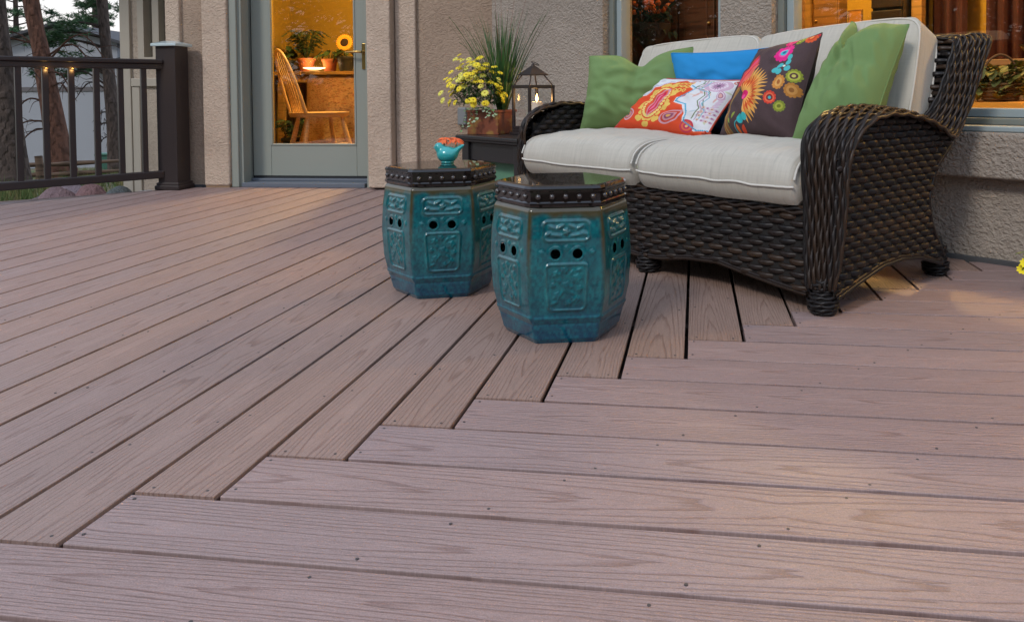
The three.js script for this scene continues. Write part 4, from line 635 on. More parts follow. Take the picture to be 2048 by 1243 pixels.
{ // yellow daisies
  const p = PB.clone().add(V(-0.045, 0.10, 0.02)), t = thing('yellow_daisy_plant', 'mound of yellow daisies spilling over the left of the planter box', 'flowering plant', p.toArray(), 0);
  const lv = [[], [], []];
  for (let i = 0; i < 900; i++) { const a = rr(0, PI * 2), e = Math.acos(rr(-0.15, 1)), R = Math.pow(rnd(), 0.4), q = V(sin(e) * cos(a) * 0.125 * R - 0.02, 0.06 + cos(e) * 0.17 * R, sin(e) * sin(a) * 0.11 * R); const g = leafGeo(rr(0.016, 0.03), rr(0.003, 0.006)).rotateX(rr(-1, 0.5)).rotateY(rr(0, 6.28)).translate(q.x, q.y, q.z); lv[i % 3].push(g); }
  lv.forEach((g, k) => { part('leaves', g, leafMat[k], t).userData.kind = 'stuff'; });
  const ym = [std([0.78, 0.62, 0.02], 0.7), std([0.70, 0.66, 0.10], 0.7)], eye = std([0.42, 0.24, 0.01], 0.8);
  const daisy = (r) => { const g = []; for (let k = 0; k < 12; k++) g.push(surface(4, 1, (s, u) => [0.003 + s * r, 0.003 * sin(s * 3) - 0.004 * s * s, (u - 0.5) * r * 0.42 * Math.pow(sin(PI * clamp(0.12 + 0.84 * s)), 0.6)]).rotateY(k / 12 * PI * 2)); return fuse(g); };
  for (let i = 0; i < 120; i++) {
    const a = rr(PI * 0.95, PI * 1.95) + (i % 5 === 0 ? PI : 0), e = rr(0.1, 1.65), q = V(sin(e) * cos(a) * 0.14 - 0.03, 0.06 + cos(e) * rr(0.10, 0.24), -sin(e) * sin(a) * 0.12).multiplyScalar(rr(0.82, 1.18)), n = q.clone().sub(V(0, 0.03, 0)).normalize(), r = rr(0.011, 0.017);
    const m = new THREE.Matrix4().makeRotationFromQuaternion(new THREE.Quaternion().setFromUnitVectors(V(0, 1, 0), n.add(V(rr(-0.4, 0.4), 0.3, rr(0, 0.6))).normalize())).setPosition(q);
    const b = part('blossom', daisy(r).applyMatrix4(m), ym[i % 3 ? 0 : 1], t); part('flower_eye', new THREE.SphereGeometry(0.0034, 8, 6).scale(1, 0.6, 1).translate(0, 0.002, 0).applyMatrix4(m), eye, b);
  }
}
{ // trailing variegated ivy over the planter's front corner
  const p = PB.clone().add(V(-0.06, 0.115, 0.085)), t = thing('trailing_ivy', 'pale variegated ivy trailing over the front of the planter box', 'trailing plant', p.toArray(), 0);
  const im = [std([0.30, 0.42, 0.24], 0.6), std([0.12, 0.25, 0.08], 0.6), std([0.42, 0.50, 0.36], 0.6)];
  const iv = () => { const L = rr(0.010, 0.017); return surface(4, 2, (s, u) => [(u - 0.5) * 2 * L * 0.55 * Math.pow(sin(PI * clamp(0.15 + s * 0.83)), 0.7), -L * 0.2 * s * s, s * L]); };
  [[-0.03, 0.085], [0.0, 0.06], [-0.06, 0.10], [0.06, 0.03], [0.09, 0.025]].forEach(([dx, drop], k) => {
    const pts = [[0.04 + dx * 0.2, 0.012, -0.03], [dx * 0.6, 0.010, 0.005], [dx, -drop * 0.5, 0.02], [dx - 0.01, -drop, 0.024]]; part('stem', tube(pts, 0.0012, 16, 5), std([0.12, 0.14, 0.05], 0.8), t); const c = curve(pts);
    for (let i = 0; i < 12; i++) { const q = c.getPoint(i / 12); part('leaf', iv().rotateX(rr(-0.2, 1.1)).rotateY(rr(-1.4, 1.4)).translate(q.x + rr(-0.006, 0.006), q.y + rr(-0.004, 0.006), q.z + 0.004), im[(i + k) % 3], t); }
  });
}
{ // lantern: dark metal frame, glass on four sides, open neck, hipped cap with a ring
  const lp = sofaAt(-1.02, tblY, -0.29), ry = 0.68, t = thing('candle_lantern', 'dark bronze glass lantern with hipped roof and ring on the end table', 'lantern', lp.toArray(), ry), bm = phys([0.045, 0.036, 0.036], 0.42, { metalness: 0.35 });
  const w = 0.073, h = 0.222, b = 0.0065;
  part('base_plate', [box(w * 2 + 0.018, 0.012, w * 2 + 0.018, 0, 0.006, 0, 0.003), box(w * 2, 0.012, w * 2, 0, 0.018, 0, 0.002)], bm, t);
  for (const [x, z] of [[-1, -1], [1, -1], [1, 1], [-1, 1]]) { part('corner_post', box(b * 2, h - 0.026, b * 2, x * (w - b), 0.025 + (h - 0.026) / 2, z * (w - b), 0.002), bm, t); part('neck_bar', bar([x * (w - b), h + 0.008, z * (w - b)], [x * 0.034, h + 0.062, z * 0.034], 0.0032, 0.0032, 6), bm, t); }
  for (const y of [h + 0.003, 0.032]) for (const k of [0, 1, 2, 3]) part('crossbar', box(w * 2 - b * 4.1, 0.016, b * 1.6, 0, y, w - b, 0.002).rotateY(k * PI / 2), bm, t);
  for (const x of [-1, 1]) for (const z of [-1, 1]) part('post_cap', box(b * 2.2, 0.014, b * 2.2, x * (w - b), h + 0.003, z * (w - b), 0.002), bm, t);
  for (const k of [0, 1, 2, 3]) part('pane', new THREE.BoxGeometry(w * 2 - b * 4, h - 0.05, 0.002).translate(0, 0.04 + (h - 0.05) / 2, w - b).rotateY(k * PI / 2), M.glass, t);
  part('roof', toCrease(new THREE.CylinderGeometry(0.012, 0.072, 0.040, 4, 1).rotateY(PI / 4).translate(0, h + 0.080, 0)), bm, t);
  part('roof_edge', toCrease(new THREE.CylinderGeometry(0.073, 0.073, 0.005, 4).rotateY(PI / 4).translate(0, h + 0.058, 0)), bm, t);
  part('finial', cyl(0.010, 0.007, 0.012, 0, h + 0.099, 0, 12), bm, t);
  part('ring', new THREE.TorusGeometry(0.020, 0.0022, 8, 28).rotateX(-1.1).rotateY(0.5).translate(0.010, h + 0.112, 0.004), bm, t);
  const cp = lp.clone().add(V(0.016, 0.025, 0.0)), cd = thing('pillar_candle', 'white lit pillar candle standing inside the bronze lantern', 'candle', cp.toArray());
  part('wax', lathe([[0.001, 0], [0.026, 0], [0.027, 0.004], [0.0265, 0.125], [0.024, 0.129], [0.020, 0.126], [0.001, 0.121]], 28), phys([0.75, 0.66, 0.55], 0.5), cd);
  part('wick', bar([0, 0.120, 0], [0.001, 0.133, 0], 0.0009, 0.0007, 6), std([0.02, 0.02, 0.02], 1), cd);
  part('flame', lathe([[0.0002, 0], [0.0038, 0.004], [0.0052, 0.010], [0.0040, 0.018], [0.0018, 0.026], [0.0002, 0.032]], 16).scale(1.25, 1.2, 1.25).translate(0.001, 0.130, 0), std([1, 0.7, 0.3], 1, { emissive: new THREE.Color().setRGB(1, 0.56, 0.17), emissiveIntensity: 14 }), cd);
  const l = new THREE.PointLight(new THREE.Color(1, 0.55, 0.2), 0.035); l.position.copy(cp).add(V(0.001, 0.145, 0)); l.shadow.radius = 0.3; l.name = 'candle_light'; scene.add(l);
}
{ // potted yellow flower just reaching into the frame at the right
  const p = [1.612, 0, -2.42], t = thing('potted_yellow_flower', 'yellow blossom and green leaf reaching in at the right edge before the wall', 'flowering plant', p), ym = std([0.80, 0.66, 0.01], 0.7), lm = leafMat[2];
  part('pot', lathe([[0.001, 0], [0.075, 0], [0.085, 0.01], [0.105, 0.17], [0.112, 0.175], [0.112, 0.20], [0.098, 0.20], [0.095, 0.17], [0.001, 0.165]], 32), std([0.30, 0.13, 0.08], 0.8), t);
  for (const [x, y, z] of [[-0.285, 0.075, 0.05], [-0.278, 0.095, 0.055], [-0.1, 0.36, 0.02], [0.05, 0.4, 0.05]]) {
    part('stem', taper([[0, 0.17, 0], [x * 0.45, Math.max(y, 0.2) + 0.07, z * 0.5], [x, y, z]], () => 0.002, 14, 5), lm, t);
    const g = []; for (let k = 0; k < 9; k++) g.push(surface(4, 1, (s, u) => [0.002 + s * 0.015, 0.006 * s, (u - 0.5) * 0.011 * sin(PI * clamp(0.15 + 0.8 * s))]).rotateY(k / 9 * PI * 2)); part('blossom', fuse(g).rotateX(1.0).rotateY(-0.5).translate(x, y, z), ym, t);
  }
  for (let i = 0; i < 40; i++) { const a = rr(0, 6.28), r = rr(0.02, 0.10); part('leaf', leafGeo(rr(0.04, 0.07), rr(0.008, 0.014)).rotateX(rr(-0.9, 0.1)).rotateY(a).translate(cos(a) * r * 0.6, 0.2 + rr(0, 0.12), sin(a) * r * 0.6), leafMat[i % 3], t); }
  for (const [x, y, z, q] of [[-0.275, 0.128, 0.05, -1.9], [-0.262, 0.122, 0.04, -0.9]]) part('leaf', leafGeo(0.03, 0.006).rotateY(q).translate(x, y, z), lm, t);
}
/* ------------------------------------------------------------------ rooms behind the glass */
const plaster = (c) => std(c, 0.92, { bumpMap: stuccoBump, bumpScale: 0.0006 });
const woodTex = (c, d) => tex(256, 256, (i, j) => { const x = i / 256, y = j / 256, n = noise(x * 3 + 2 * noise(x * 4, y * 2, 4, 2, 3), y * 50, 3, 50, 7), v = 1 - d * sst(0.45, 0.8, n) + 0.08 * (noise(x * 8, y * 200, 8, 200, 9) - 0.5); return c.map((q) => q * v); });
const pine = std([1, 1, 1], 0.45, { map: rep(woodTex([0.33, 0.18, 0.052], 0.3), 1.5) }), oak = std([1, 1, 1], 0.5, { map: rep(woodTex([0.22, 0.105, 0.032], 0.4), 1.5) }), walnut = std([1, 1, 1], 0.4, { map: rep(woodTex([0.10, 0.038, 0.015], 0.45), 1.5) });
const WARM = new THREE.Color(1, 0.66, 0.23);
const onD = (x, y, z) => V(x, y, z).applyMatrix4(house.matrixWorld).toArray(), onW = (x, y, z) => V(x, y, z).applyMatrix4(RF).toArray();
const wall = (name, g, m, M4) => { const w = part(name, (Array.isArray(g) ? fuse(g) : g).clone().applyMatrix4(M4), m); w.userData.kind = 'structure'; return w; };
{
  const H = house.matrixWorld, och = plaster([0.25, 0.155, 0.014]);
  wall('interior_floor', [slab(-1.62, 1.42, -0.03, 0.028, -3.08, -1.45), slab(-0.94, 1.42, -0.03, 0.028, -1.4495, -0.246)], oak, H); wall('interior_ceiling', [slab(-1.62, 1.42, 2.45, 2.5, -3.08, -1.45), slab(-0.94, 1.42, 2.45, 2.5, -1.4495, -0.246)], plaster([0.6, 0.42, 0.15]), H);
  wall('interior_wall', slab(-1.62, 1.42, 0.0285, 2.449, -3.08, -3.0), och, H); wall('interior_wall', [slab(-1.62, -1.55, 0.0285, 2.449, -2.999, -1.52), slab(-1.62, -0.94, 0.0285, 2.449, -1.519, -1.45), slab(-0.845, -0.835, 0.0285, 2.449, -1.2, -0.246), slab(-0.953, -0.943, 0.0285, 2.449, -1.449, -1.301)], och, H); wall('interior_wall', slab(1.32, 1.4, 0.0285, 2.449, -2.999, -0.32), och, H);
  wall('interior_wall', [slab(-0.834, -0.44, 0.0285, 2.449, -0.29, -0.246), slab(0.58, 1.319, 0.0285, 2.449, -0.29, -0.246)], och, H);
  const cl = thing('ceiling_lamp', 'glowing round ceiling lamp inside the room behind the glass door', 'lamp', onD(0.1, 2.36, -1.5));
  part('shade', new THREE.SphereGeometry(0.13, 24, 12).scale(1, 0.5, 1), std([0.9, 0.7, 0.4], 0.6, { emissive: WARM, emissiveIntensity: 2 }), cl); part('canopy', cyl(0.05, 0.05, 0.03, 0, 0.06, 0), M.brass, cl);
  const l = new THREE.PointLight(WARM, 12.5); l.position.set(...onD(0.1, 2.20, -1.5)); l.name = 'room_light'; l.shadow.radius = 6; scene.add(l);
  // potting bench along the back wall
  const B = thing('potting_bench', 'long pine bench carrying potted plants along the orange back wall', 'bench', onD(-0.25, 0.028, -2.72), DTH);
  part('top', box(2.5, 0.035, 0.46, 0, 0.80, 0), pine, B); part('apron', box(2.38, 0.075, 0.02, 0, 0.744, 0.19), pine, B); part('apron', box(2.38, 0.075, 0.02, 0, 0.744, -0.19), pine, B);
  for (const x of [-1.165, 1.165]) for (const z of [-0.185, 0.185]) part('leg', box(0.062, 0.705, 0.062, x, 0.353, z), pine, B);
  const topY = 0.028 + 0.8175, terra = std([0.40, 0.12, 0.045], 0.85), dkpot = std([0.018, 0.018, 0.016], 0.5);
  const pot = (t, r, h, m) => { part('pot', lathe([[0.001, 0], [r * 0.72, 0], [r * 0.76, 0.006], [r * 0.96, h * 0.78], [r * 1.08, h * 0.8], [r * 1.1, h], [r * 0.98, h], [r * 0.9, h * 0.85], [0.001, h * 0.84]], 28), m, t); };
  const potted = (label, x, z, r, h, m, fill) => { const t = thing('potted_plant', label, 'potted plant', onD(x, topY, z)); pot(t, r, h, m); fill(t, h); return t; };
  const dg = [[0.02, 0.05, 0.012], [0.035, 0.075, 0.02], [0.05, 0.09, 0.02]].map((c) => std(c, 0.6));
  const fern = (t, h, n, L, up) => { for (let i = 0; i < n; i++) { const a = i / n * 6.28 + rr(-0.3, 0.3), l2 = L * rr(0.7, 1.1), e = up * rr(0.6, 1.2), pts = [[0, h * 0.85, 0], [cos(a) * l2 * 0.45, h + e, sin(a) * l2 * 0.45], [cos(a) * l2 * 0.95, h + e * 0.75, sin(a) * l2 * 0.95]], c = curve(pts), g = [taper(pts, (s) => 0.002 * (1 - 0.6 * s), 8, 4)]; for (let k = 3; k < 17; k++) { const q = c.getPoint(k / 17); for (const s of [-1, 1]) g.push(leafGeo(0.055 * (1.1 - k / 20), 0.009).rotateX(rr(-0.2, 0.4)).rotateY(-a + PI / 2 + s * 1.0).translate(q.x, q.y, q.z)); } part('frond', g, dg[i % 3], t); } };
  const broad = (t, h, n, L) => { for (let i = 0; i < n; i++) { const a = rr(0, 6.28), e = rr(0.3, 1.2), q = V(cos(a) * cos(e), sin(e), sin(a) * cos(e)).multiplyScalar(L * rr(0.4, 0.8)); part('stem', taper([[0, h * 0.85, 0], [q.x * 0.5, h + q.y * 0.6, q.z * 0.5], [q.x, h + q.y, q.z]], () => 0.002, 6, 4), dg[0], t); part('leaf', leafGeo(0.09 * rr(0.7, 1.2), 0.03).rotateX(rr(0, 0.8)).rotateY(-a + PI / 2).translate(q.x, h + q.y, q.z), dg[i % 3], t); } };
  potted('dark leafy plant at the end of the bench by the hinge side', -1.44, -2.66, 0.09, 0.12, dkpot, (t, h) => broad(t, h, 26, 0.22));
  potted('bushy fern in a terracotta pot in the middle of the bench', -1.22, -2.68, 0.085, 0.14, terra, (t, h) => fern(t, h, 22, 0.26, 0.24));
  potted('low trailing plant in a terracotta pot beside the fern', -0.96, -2.66, 0.075, 0.13, terra, (t, h) => broad(t, h, 12, 0.14));
  const sf = potted('single yellow sunflower standing in a black pot on the bench', -0.77, -2.62, 0.085, 0.15, dkpot, (t, h) => broad(t, h, 10, 0.12));
  part('stem', taper([[0, 0.12, 0], [0.01, 0.2, 0.01], [0.0, 0.285, 0.03]], () => 0.005, 8, 6), dg[1], sf);
  for (let k = 0; k < 24; k++) part('petal', surface(4, 2, (s, u) => [0.035 + s * 0.05, 0.006 * sin(s * 3), (u - 0.5) * 0.024 * Math.pow(sin(PI * clamp(0.15 + 0.8 * s)), 0.7)]).rotateY(k / 24 * 6.283).rotateX(1.35).translate(0, 0.29, 0.045), std([0.85, 0.38, 0.02], 0.7), sf);
  part('flower_disc', new THREE.SphereGeometry(0.042, 20, 10).scale(1, 0.35, 1).rotateX(1.35).translate(0, 0.29, 0.045), std([0.03, 0.014, 0.006], 0.9), sf);
  for (const [x, h] of [[-1.28, 0.35], [-0.87, 0.34]]) { const st = thing('plant_stake', x < -1.1 ? 'thin stake behind the bushy fern' : 'thin stake between the terracotta pot and the sunflower', 'stake', onD(x, topY, -2.8)); part('cane', cyl(0.004, 0.003, h, 0, 0, 0, 8), std([0.10, 0.05, 0.02], 0.8), st); part('cane_cap', new THREE.SphereGeometry(0.006, 8, 6).translate(0, h, 0), std([0.10, 0.05, 0.02], 0.8), st); }
  const tl = thing('reflection_dish', 'added glowing dish for a door glass reflection, before the terracotta pots on the bench', 'lamp', onD(-1.07, topY, -2.54));  // glowing dish added to stand for a bright reflection in the door glass
  part('base', lathe([[0.001, 0], [0.05, 0], [0.05, 0.008], [0.012, 0.014], [0.012, 0.02], [0.001, 0.02]], 24), M.brass, tl); part('glow_disc', lathe([[0.001, 0.02], [0.06, 0.022], [0.105, 0.034], [0.108, 0.038], [0.1, 0.04], [0.001, 0.036]], 32), std([1, 0.8, 0.5], 0.6, { emissive: new THREE.Color(1, 0.72, 0.35), emissiveIntensity: 3.2 }), tl);
  const l2 = new THREE.PointLight(new THREE.Color(1, 0.6, 0.25), 0.12); l2.position.set(...onD(-1.07, topY + 0.06, -2.54)); l2.name = 'reflection_glow'; l2.shadow.radius = 3; scene.add(l2);  // weak light added with the dish for that reflection
  const fp = thing('floor_plant', 'dark bushy plant on the floor under the bench', 'potted plant', onD(-1.20, 0.028, -2.35)); pot(fp, 0.11, 0.16, dkpot); fern(fp, 0.16, 20, 0.30, 0.16);
  // windsor chair, its seat towards the table
  const C = thing('windsor_chair', 'pale wooden hoop-back windsor chair facing the cloth-covered table indoors', 'chair', onD(-0.36, 0.028, -1.16), 0.66), cw = std([1, 1, 1], 0.4, { map: rep(woodTex([0.74, 0.50, 0.25], 0.2), 2) });
  const seat = surface(24, 24, (s, t) => { const u = 2 * s - 1, v = 2 * t - 1, q = Math.sqrt(Math.max(0.0001, 1 - 0.5 * v * v)), p = Math.sqrt(Math.max(0.0001, 1 - 0.5 * u * u)); return [u * q * 0.24, 0.445 - 0.018 * (1 - u * u) * (1 - v * v), v * p * 0.235]; });
  part('seat', [seat, surface(24, 24, (s, t) => { const u = 2 * s - 1, v = 2 * t - 1, q = Math.sqrt(Math.max(0.0001, 1 - 0.5 * v * v)), p = Math.sqrt(Math.max(0.0001, 1 - 0.5 * u * u)); return [u * q * 0.24, 0.412 - 0.004 * Math.max(Math.abs(u), Math.abs(v)) + (Math.max(Math.abs(u), Math.abs(v)) > 0.95 ? 0.033 : 0), v * p * 0.235]; })], cw, C);
  for (const [x, z] of [[0.15, 0.15], [0.15, -0.15], [-0.14, 0.13], [-0.14, -0.13]]) part('leg', taper([[x * 0.9, 0.42, z * 0.9], [x * 1.2, 0.2, z * 1.2], [x * 1.55, 0.0, z * 1.5]], (s) => 0.013 + 0.008 * Math.sin(PI * clamp(s * 1.1)) + (Math.abs(s - 0.62) < 0.05 ? 0.004 : 0), 22, 10), cw, C);
  for (const s of [-1, 1]) part('stretcher', taper([[0.19, 0.19, s * 0.19], [0, 0.185, s * 0.185], [-0.18, 0.19, s * 0.165]], (q) => 0.008 + 0.006 * sin(PI * q), 12, 8), cw, C);
  part('stretcher', bar([0.0, 0.185, -0.18], [0.0, 0.185, 0.18], 0.009), cw, C);
  const hoop = []; for (let i = 0; i <= 24; i++) { const a = PI * i / 24, z = cos(a) * 0.205 * (1 - 0.12 * sin(a)), y = 0.445 + 0.50 * Math.pow(sin(a), 0.62); hoop.push([-0.17 - 0.15 * (y - 0.445) / 0.5, y, z]); }
  part('hoop', tube(hoop, 0.0125, 60, 10), cw, C);
  for (let k = -3; k <= 3; k++) { const z = k * 0.045, zt = k * 0.052, a = Math.acos(clamp(zt / 0.2, -1, 1)), y = 0.445 + 0.485 * Math.pow(sin(a), 0.62); part('spindle', taper([[-0.165, 0.44, z], [-0.17 - 0.1 * (y - 0.445), 0.62, z * 1.05], [-0.17 - 0.15 * (y - 0.445) / 0.5, y, zt]], (s) => 0.0055 + 0.004 * sin(PI * clamp(s * 1.4)), 12, 8), cw, C); }
  // round table under a patterned cloth
  const T = thing('dining_table', 'round table hidden under a patterned beige cloth behind the glass door', 'table', onD(-0.33, 0.028, -1.96)); part('table_top', lathe([[0.001, 0.70], [0.46, 0.70], [0.465, 0.705], [0.465, 0.72], [0.001, 0.725]], 40), oak, T); part('pedestal', lathe([[0.25, 0], [0.25, 0.02], [0.06, 0.06], [0.045, 0.4], [0.08, 0.69], [0.001, 0.70]], 24), oak, T);
  const pat = canvasTex(512, 512, (g) => { g.fillStyle = '#c9a878'; g.fillRect(0, 0, 512, 512); for (let i = 0; i < 900; i++) { g.fillStyle = ['rgba(120,80,50,0.30)', 'rgba(220,190,140,0.4)', 'rgba(150,60,50,0.25)', 'rgba(90,90,60,0.25)'][i % 4]; g.beginPath(); g.ellipse(rnd() * 512, rnd() * 512, 3 + rnd() * 16, 2 + rnd() * 7, rnd() * 6, 0, 7); g.fill(); } }); pat.wrapS = pat.wrapT = THREE.RepeatWrapping; pat.repeat.set(5, 2);
  const tc = thing('tablecloth', 'beige patterned cloth hanging in folds over the round indoor table', 'tablecloth', onD(-0.33, 0.028, -1.96)); part('cloth', [surface(96, 16, (s, t) => { const a = s * PI * 2, k = t * t, r = 0.475 + 0.05 * k + 0.035 * k * sin(a * 11) + 0.015 * k * sin(a * 23 + 1); return [cos(a) * r, 0.732 - t * 0.60, sin(a) * r]; }), surface(48, 4, (s, t) => [cos(s * PI * 2) * 0.476 * t, 0.732, sin(s * PI * 2) * 0.476 * t])], std([1, 1, 1], 0.95, { map: pat }), tc);
}
{
  // room behind the angled wall
  const och = plaster([0.36, 0.21, 0.018]), maroon = std([0.045, 0.007, 0.010], 0.9), G = (a, b, c, d, e, f) => slab(a, b, c, d, e, f);
  wall('interior_floor', G(-2.66, 3.1, -0.03, 0.028, -2.6, -0.246), oak, RF); wall('interior_ceiling', G(-2.66, 3.1, 2.45, 2.5, -2.6, -0.246), plaster([0.55, 0.38, 0.14]), RF);
  wall('interior_wall', G(-2.66, 3.1, 0.0285, 2.449, -2.6, -2.5), och, RF); wall('interior_wall', G(-2.66, -2.58, 0.0285, 2.449, -2.499, -0.246), och, RF); wall('interior_wall', G(3.02, 3.1, 0.0285, 2.449, -2.499, -0.246), och, RF);
  // tall walnut hutch that fills the first window
  const hu = thing('walnut_hutch', 'dark walnut hutch seen through the first window behind the back cushions', 'cabinet', onW(-1.86, 0.028, -0.95), RTH);
  part('carcass', box(1.12, 2.1, 0.40, 0, 1.05, -0.02), walnut, hu); part('cornice', box(1.18, 0.07, 0.45, 0, 2.13, 0), walnut, hu); for (let k = 0; k < 4; k++) { const x = -0.415 + k * 0.277; const d = part('cabinet_door', [box(0.262, 1.92, 0.022, x, 1.08, 0.192, 0.004)], walnut, hu); part('door_panel', box(0.17, 1.78, 0.014, x, 1.08, 0.206, 0.005), walnut, d); part('knob', new THREE.SphereGeometry(0.012, 10, 8).translate(x + (k % 2 ? -0.1 : 0.1), 1.0, 0.214), M.brass, d); }
  part('face_post', box(0.06, 2.1, 0.03, -0.595, 1.05, 0.18), pine, hu);
  const hb = thing('hanging_basket', 'dark hanging basket of orange blossoms inside the first window', 'hanging plant', onW(-1.87, 0.86, -0.50)); part('basket', lathe([[0.001, 0], [0.03, 0.01], [0.10, 0.10], [0.125, 0.16], [0.118, 0.165], [0.001, 0.15]], 24), std([0.03, 0.02, 0.014], 0.95), hb);
  for (const a of [0, 2.1, 4.2]) part('chain', bar([cos(a) * 0.12, 0.165, sin(a) * 0.12], [0, 1.6, 0], 0.0025, 0.0025, 5), M.seal, hb);
  const lg = []; for (let i = 0; i < 150; i++) { const a = rr(0, 6.28), r = Math.sqrt(rnd()) * 0.15, y = 0.14 + rr(-0.03, 0.14); lg.push(leafGeo(0.05, 0.012).rotateX(rr(-0.8, 0.9)).rotateY(a).translate(cos(a) * r, y, sin(a) * r)); } part('leaves', lg, std([0.015, 0.03, 0.012], 0.8), hb).userData.kind = 'stuff';
  for (let i = 0; i < 26; i++) { const a = rr(0, 6.28), r = rr(0.02, 0.14); part('blossom', new THREE.IcosahedronGeometry(rr(0.012, 0.02), 1).translate(cos(a) * r, 0.26 + rr(-0.03, 0.05), sin(a) * r), std([0.55, 0.12, 0.02], 0.8), hb); }
  // things against the back wall, seen through the wide window
  const bd = thing('pantry_door', 'orange wooden panel door with dark handle seen through the wide window', 'door', onW(-2.06, 0.028, -2.47), RTH); part('door_leaf', box(0.40, 2.0, 0.04, 0, 1.0, 0), pine, bd); part('door_panel', box(0.20, 0.8, 0.012, 0.0, 1.45, 0.022), oak, bd); part('handle', box(0.022, 0.10, 0.03, 0.17, 0.98, 0.03, 0.008), M.seal, bd);
  const cb = thing('tall_cupboard', 'brown wooden cupboard beside the orange panel door indoors', 'cupboard', onW(-1.74, 0.028, -2.43), RTH); part('carcass', box(0.21, 2.1, 0.13, 0, 1.05, 0), oak, cb); part('cupboard_door', box(0.19, 1.0, 0.016, 0, 1.55, 0.072), oak, cb); part('knob', new THREE.SphereGeometry(0.011, 10, 8).translate(-0.07, 1.12, 0.085), M.brass, cb);
  const wp = thing('wall_picture', 'small square dark print on the amber wall above the back cushion', 'picture', onW(-1.57, 1.17, -2.492), RTH); part('frame', [box(0.11, 0.008, 0.012, 0, 0.051, 0, 0.002), box(0.11, 0.008, 0.012, 0, -0.051, 0, 0.002), box(0.008, 0.094, 0.012, 0.051, 0, 0, 0.002), box(0.008, 0.094, 0.012, -0.051, 0, 0, 0.002)], oak, wp);
  part('print', box(0.094, 0.094, 0.006, 0, 0, 0, 0.001), std([1, 1, 1], 0.8, { map: canvasTex(64, 64, (g) => { g.fillStyle = '#a06a28'; g.fillRect(0, 0, 64, 64); g.fillStyle = '#4a2c12'; for (const [x, y, w, h] of [[6, 8, 10, 20], [20, 6, 8, 24], [32, 8, 22, 6], [34, 18, 6, 12], [46, 18, 8, 14], [8, 36, 18, 6], [8, 46, 6, 12], [22, 44, 8, 14], [36, 38, 18, 5], [38, 46, 5, 12], [48, 48, 8, 10]]) g.fillRect(x, y, w, h); }) }), wp);
  const fr = thing('black_refrigerator', 'dark refrigerator between amber wall and wooden post through the wide window', 'refrigerator', onW(-1.14, 0.028, -2.28), RTH), fm = phys([0.02, 0.014, 0.012], 0.3); part('cabinet', box(0.21, 1.7, 0.42, 0, 0.85, -0.01), fm, fr); part('door', box(0.205, 1.1, 0.03, 0, 0.58, 0.217, 0.008), fm, fr); part('door', box(0.205, 0.53, 0.03, 0, 1.41, 0.217, 0.008), fm, fr); part('handle', bar([0.08, 0.75, 0.25], [0.08, 1.05, 0.25], 0.008), M.seal, fr);
  const ps = thing('wooden_post', 'amber wooden post beside the dark refrigerator indoors', 'post', onW(-0.985, 0.028, -2.2), RTH); part('shaft', box(0.07, 2.42, 0.07, 0, 1.21, 0), pine, ps); part('plinth', box(0.09, 0.12, 0.09, 0, 0.06, 0), pine, ps);
  const curt = (label, x, w) => { const t = thing('curtain', label, 'curtain', onW(x, 0.06, -2.38), RTH); part('drape', surface(60, 8, (s, q) => [(s - 0.5) * w, q * 2.1, 0.025 * sin(s * w * 75) + 0.01 * sin(s * w * 31 + q)]), maroon, t); part('curtain_rod', bar([-w / 2 - 0.03, 2.11, 0], [w / 2 + 0.03, 2.11, 0], 0.01), M.brass, t); };
  curt('narrow maroon curtain hanging nearest the amber wooden post indoors', -0.85, 0.22); curt('wider maroon curtain by the window edge beyond the second amber strip', -0.46, 0.32);
  const bk = thing('olive_screen', 'olive brown folding screen at the far right inside the wide window', 'screen', onW(0.02, 0.028, -2.35), RTH); for (let k = 0; k < 3; k++) part('screen_panel', box(0.34, 1.7, 0.02, -0.12 + k * 0.34, 0.87, k % 2 ? 0.03 : -0.03, 0.004).rotateY(0), std([0.17, 0.095, 0.03], 0.8), bk);
  const sb = thing('sideboard', 'orange pine sideboard beyond the plants inside the wide window', 'sideboard', onW(0.35, 0.028, -1.25), RTH); part('carcass', box(1.3, 0.70, 0.42, 0, 0.36, 0), pine, sb); part('top', box(1.36, 0.03, 0.46, 0, 0.73, 0), pine, sb); for (let k = 0; k < 3; k++) { const d = part('drawer', box(0.40, 0.5, 0.02, -0.43 + k * 0.43, 0.40, 0.218), pine, sb); part('knob', new THREE.SphereGeometry(0.014, 10, 8).translate(-0.43 + k * 0.43, 0.5, 0.238), M.brass, d); }
  const bl = thing('dark_bowl', 'dark bowl standing on the pine sideboard indoors', 'bowl', onW(0.02, 0.773, -1.15)); part('bowl', lathe([[0.001, 0], [0.04, 0], [0.045, 0.01], [0.09, 0.07], [0.086, 0.07], [0.04, 0.02], [0.001, 0.016]], 28), M.seal, bl); part('fruit', new THREE.SphereGeometry(0.035, 16, 12).translate(0.01, 0.065, 0.02), std([0.6, 0.25, 0.03], 0.6), bl);
  const wt = thing('window_bench', 'low bench with orange cushion just inside the wide window', 'bench', onW(0.55, 0.028, -0.52), RTH); part('bench_box', box(1.7, 0.44, 0.42, 0, 0.22, 0), pine, wt); part('cushion', boxCushion(1.66, 0.40, 0.085, 0.2, 5).rotateX(PI / 2).translate(0, 0.505, 0), std([0.75, 0.30, 0.03], 0.9), wt);
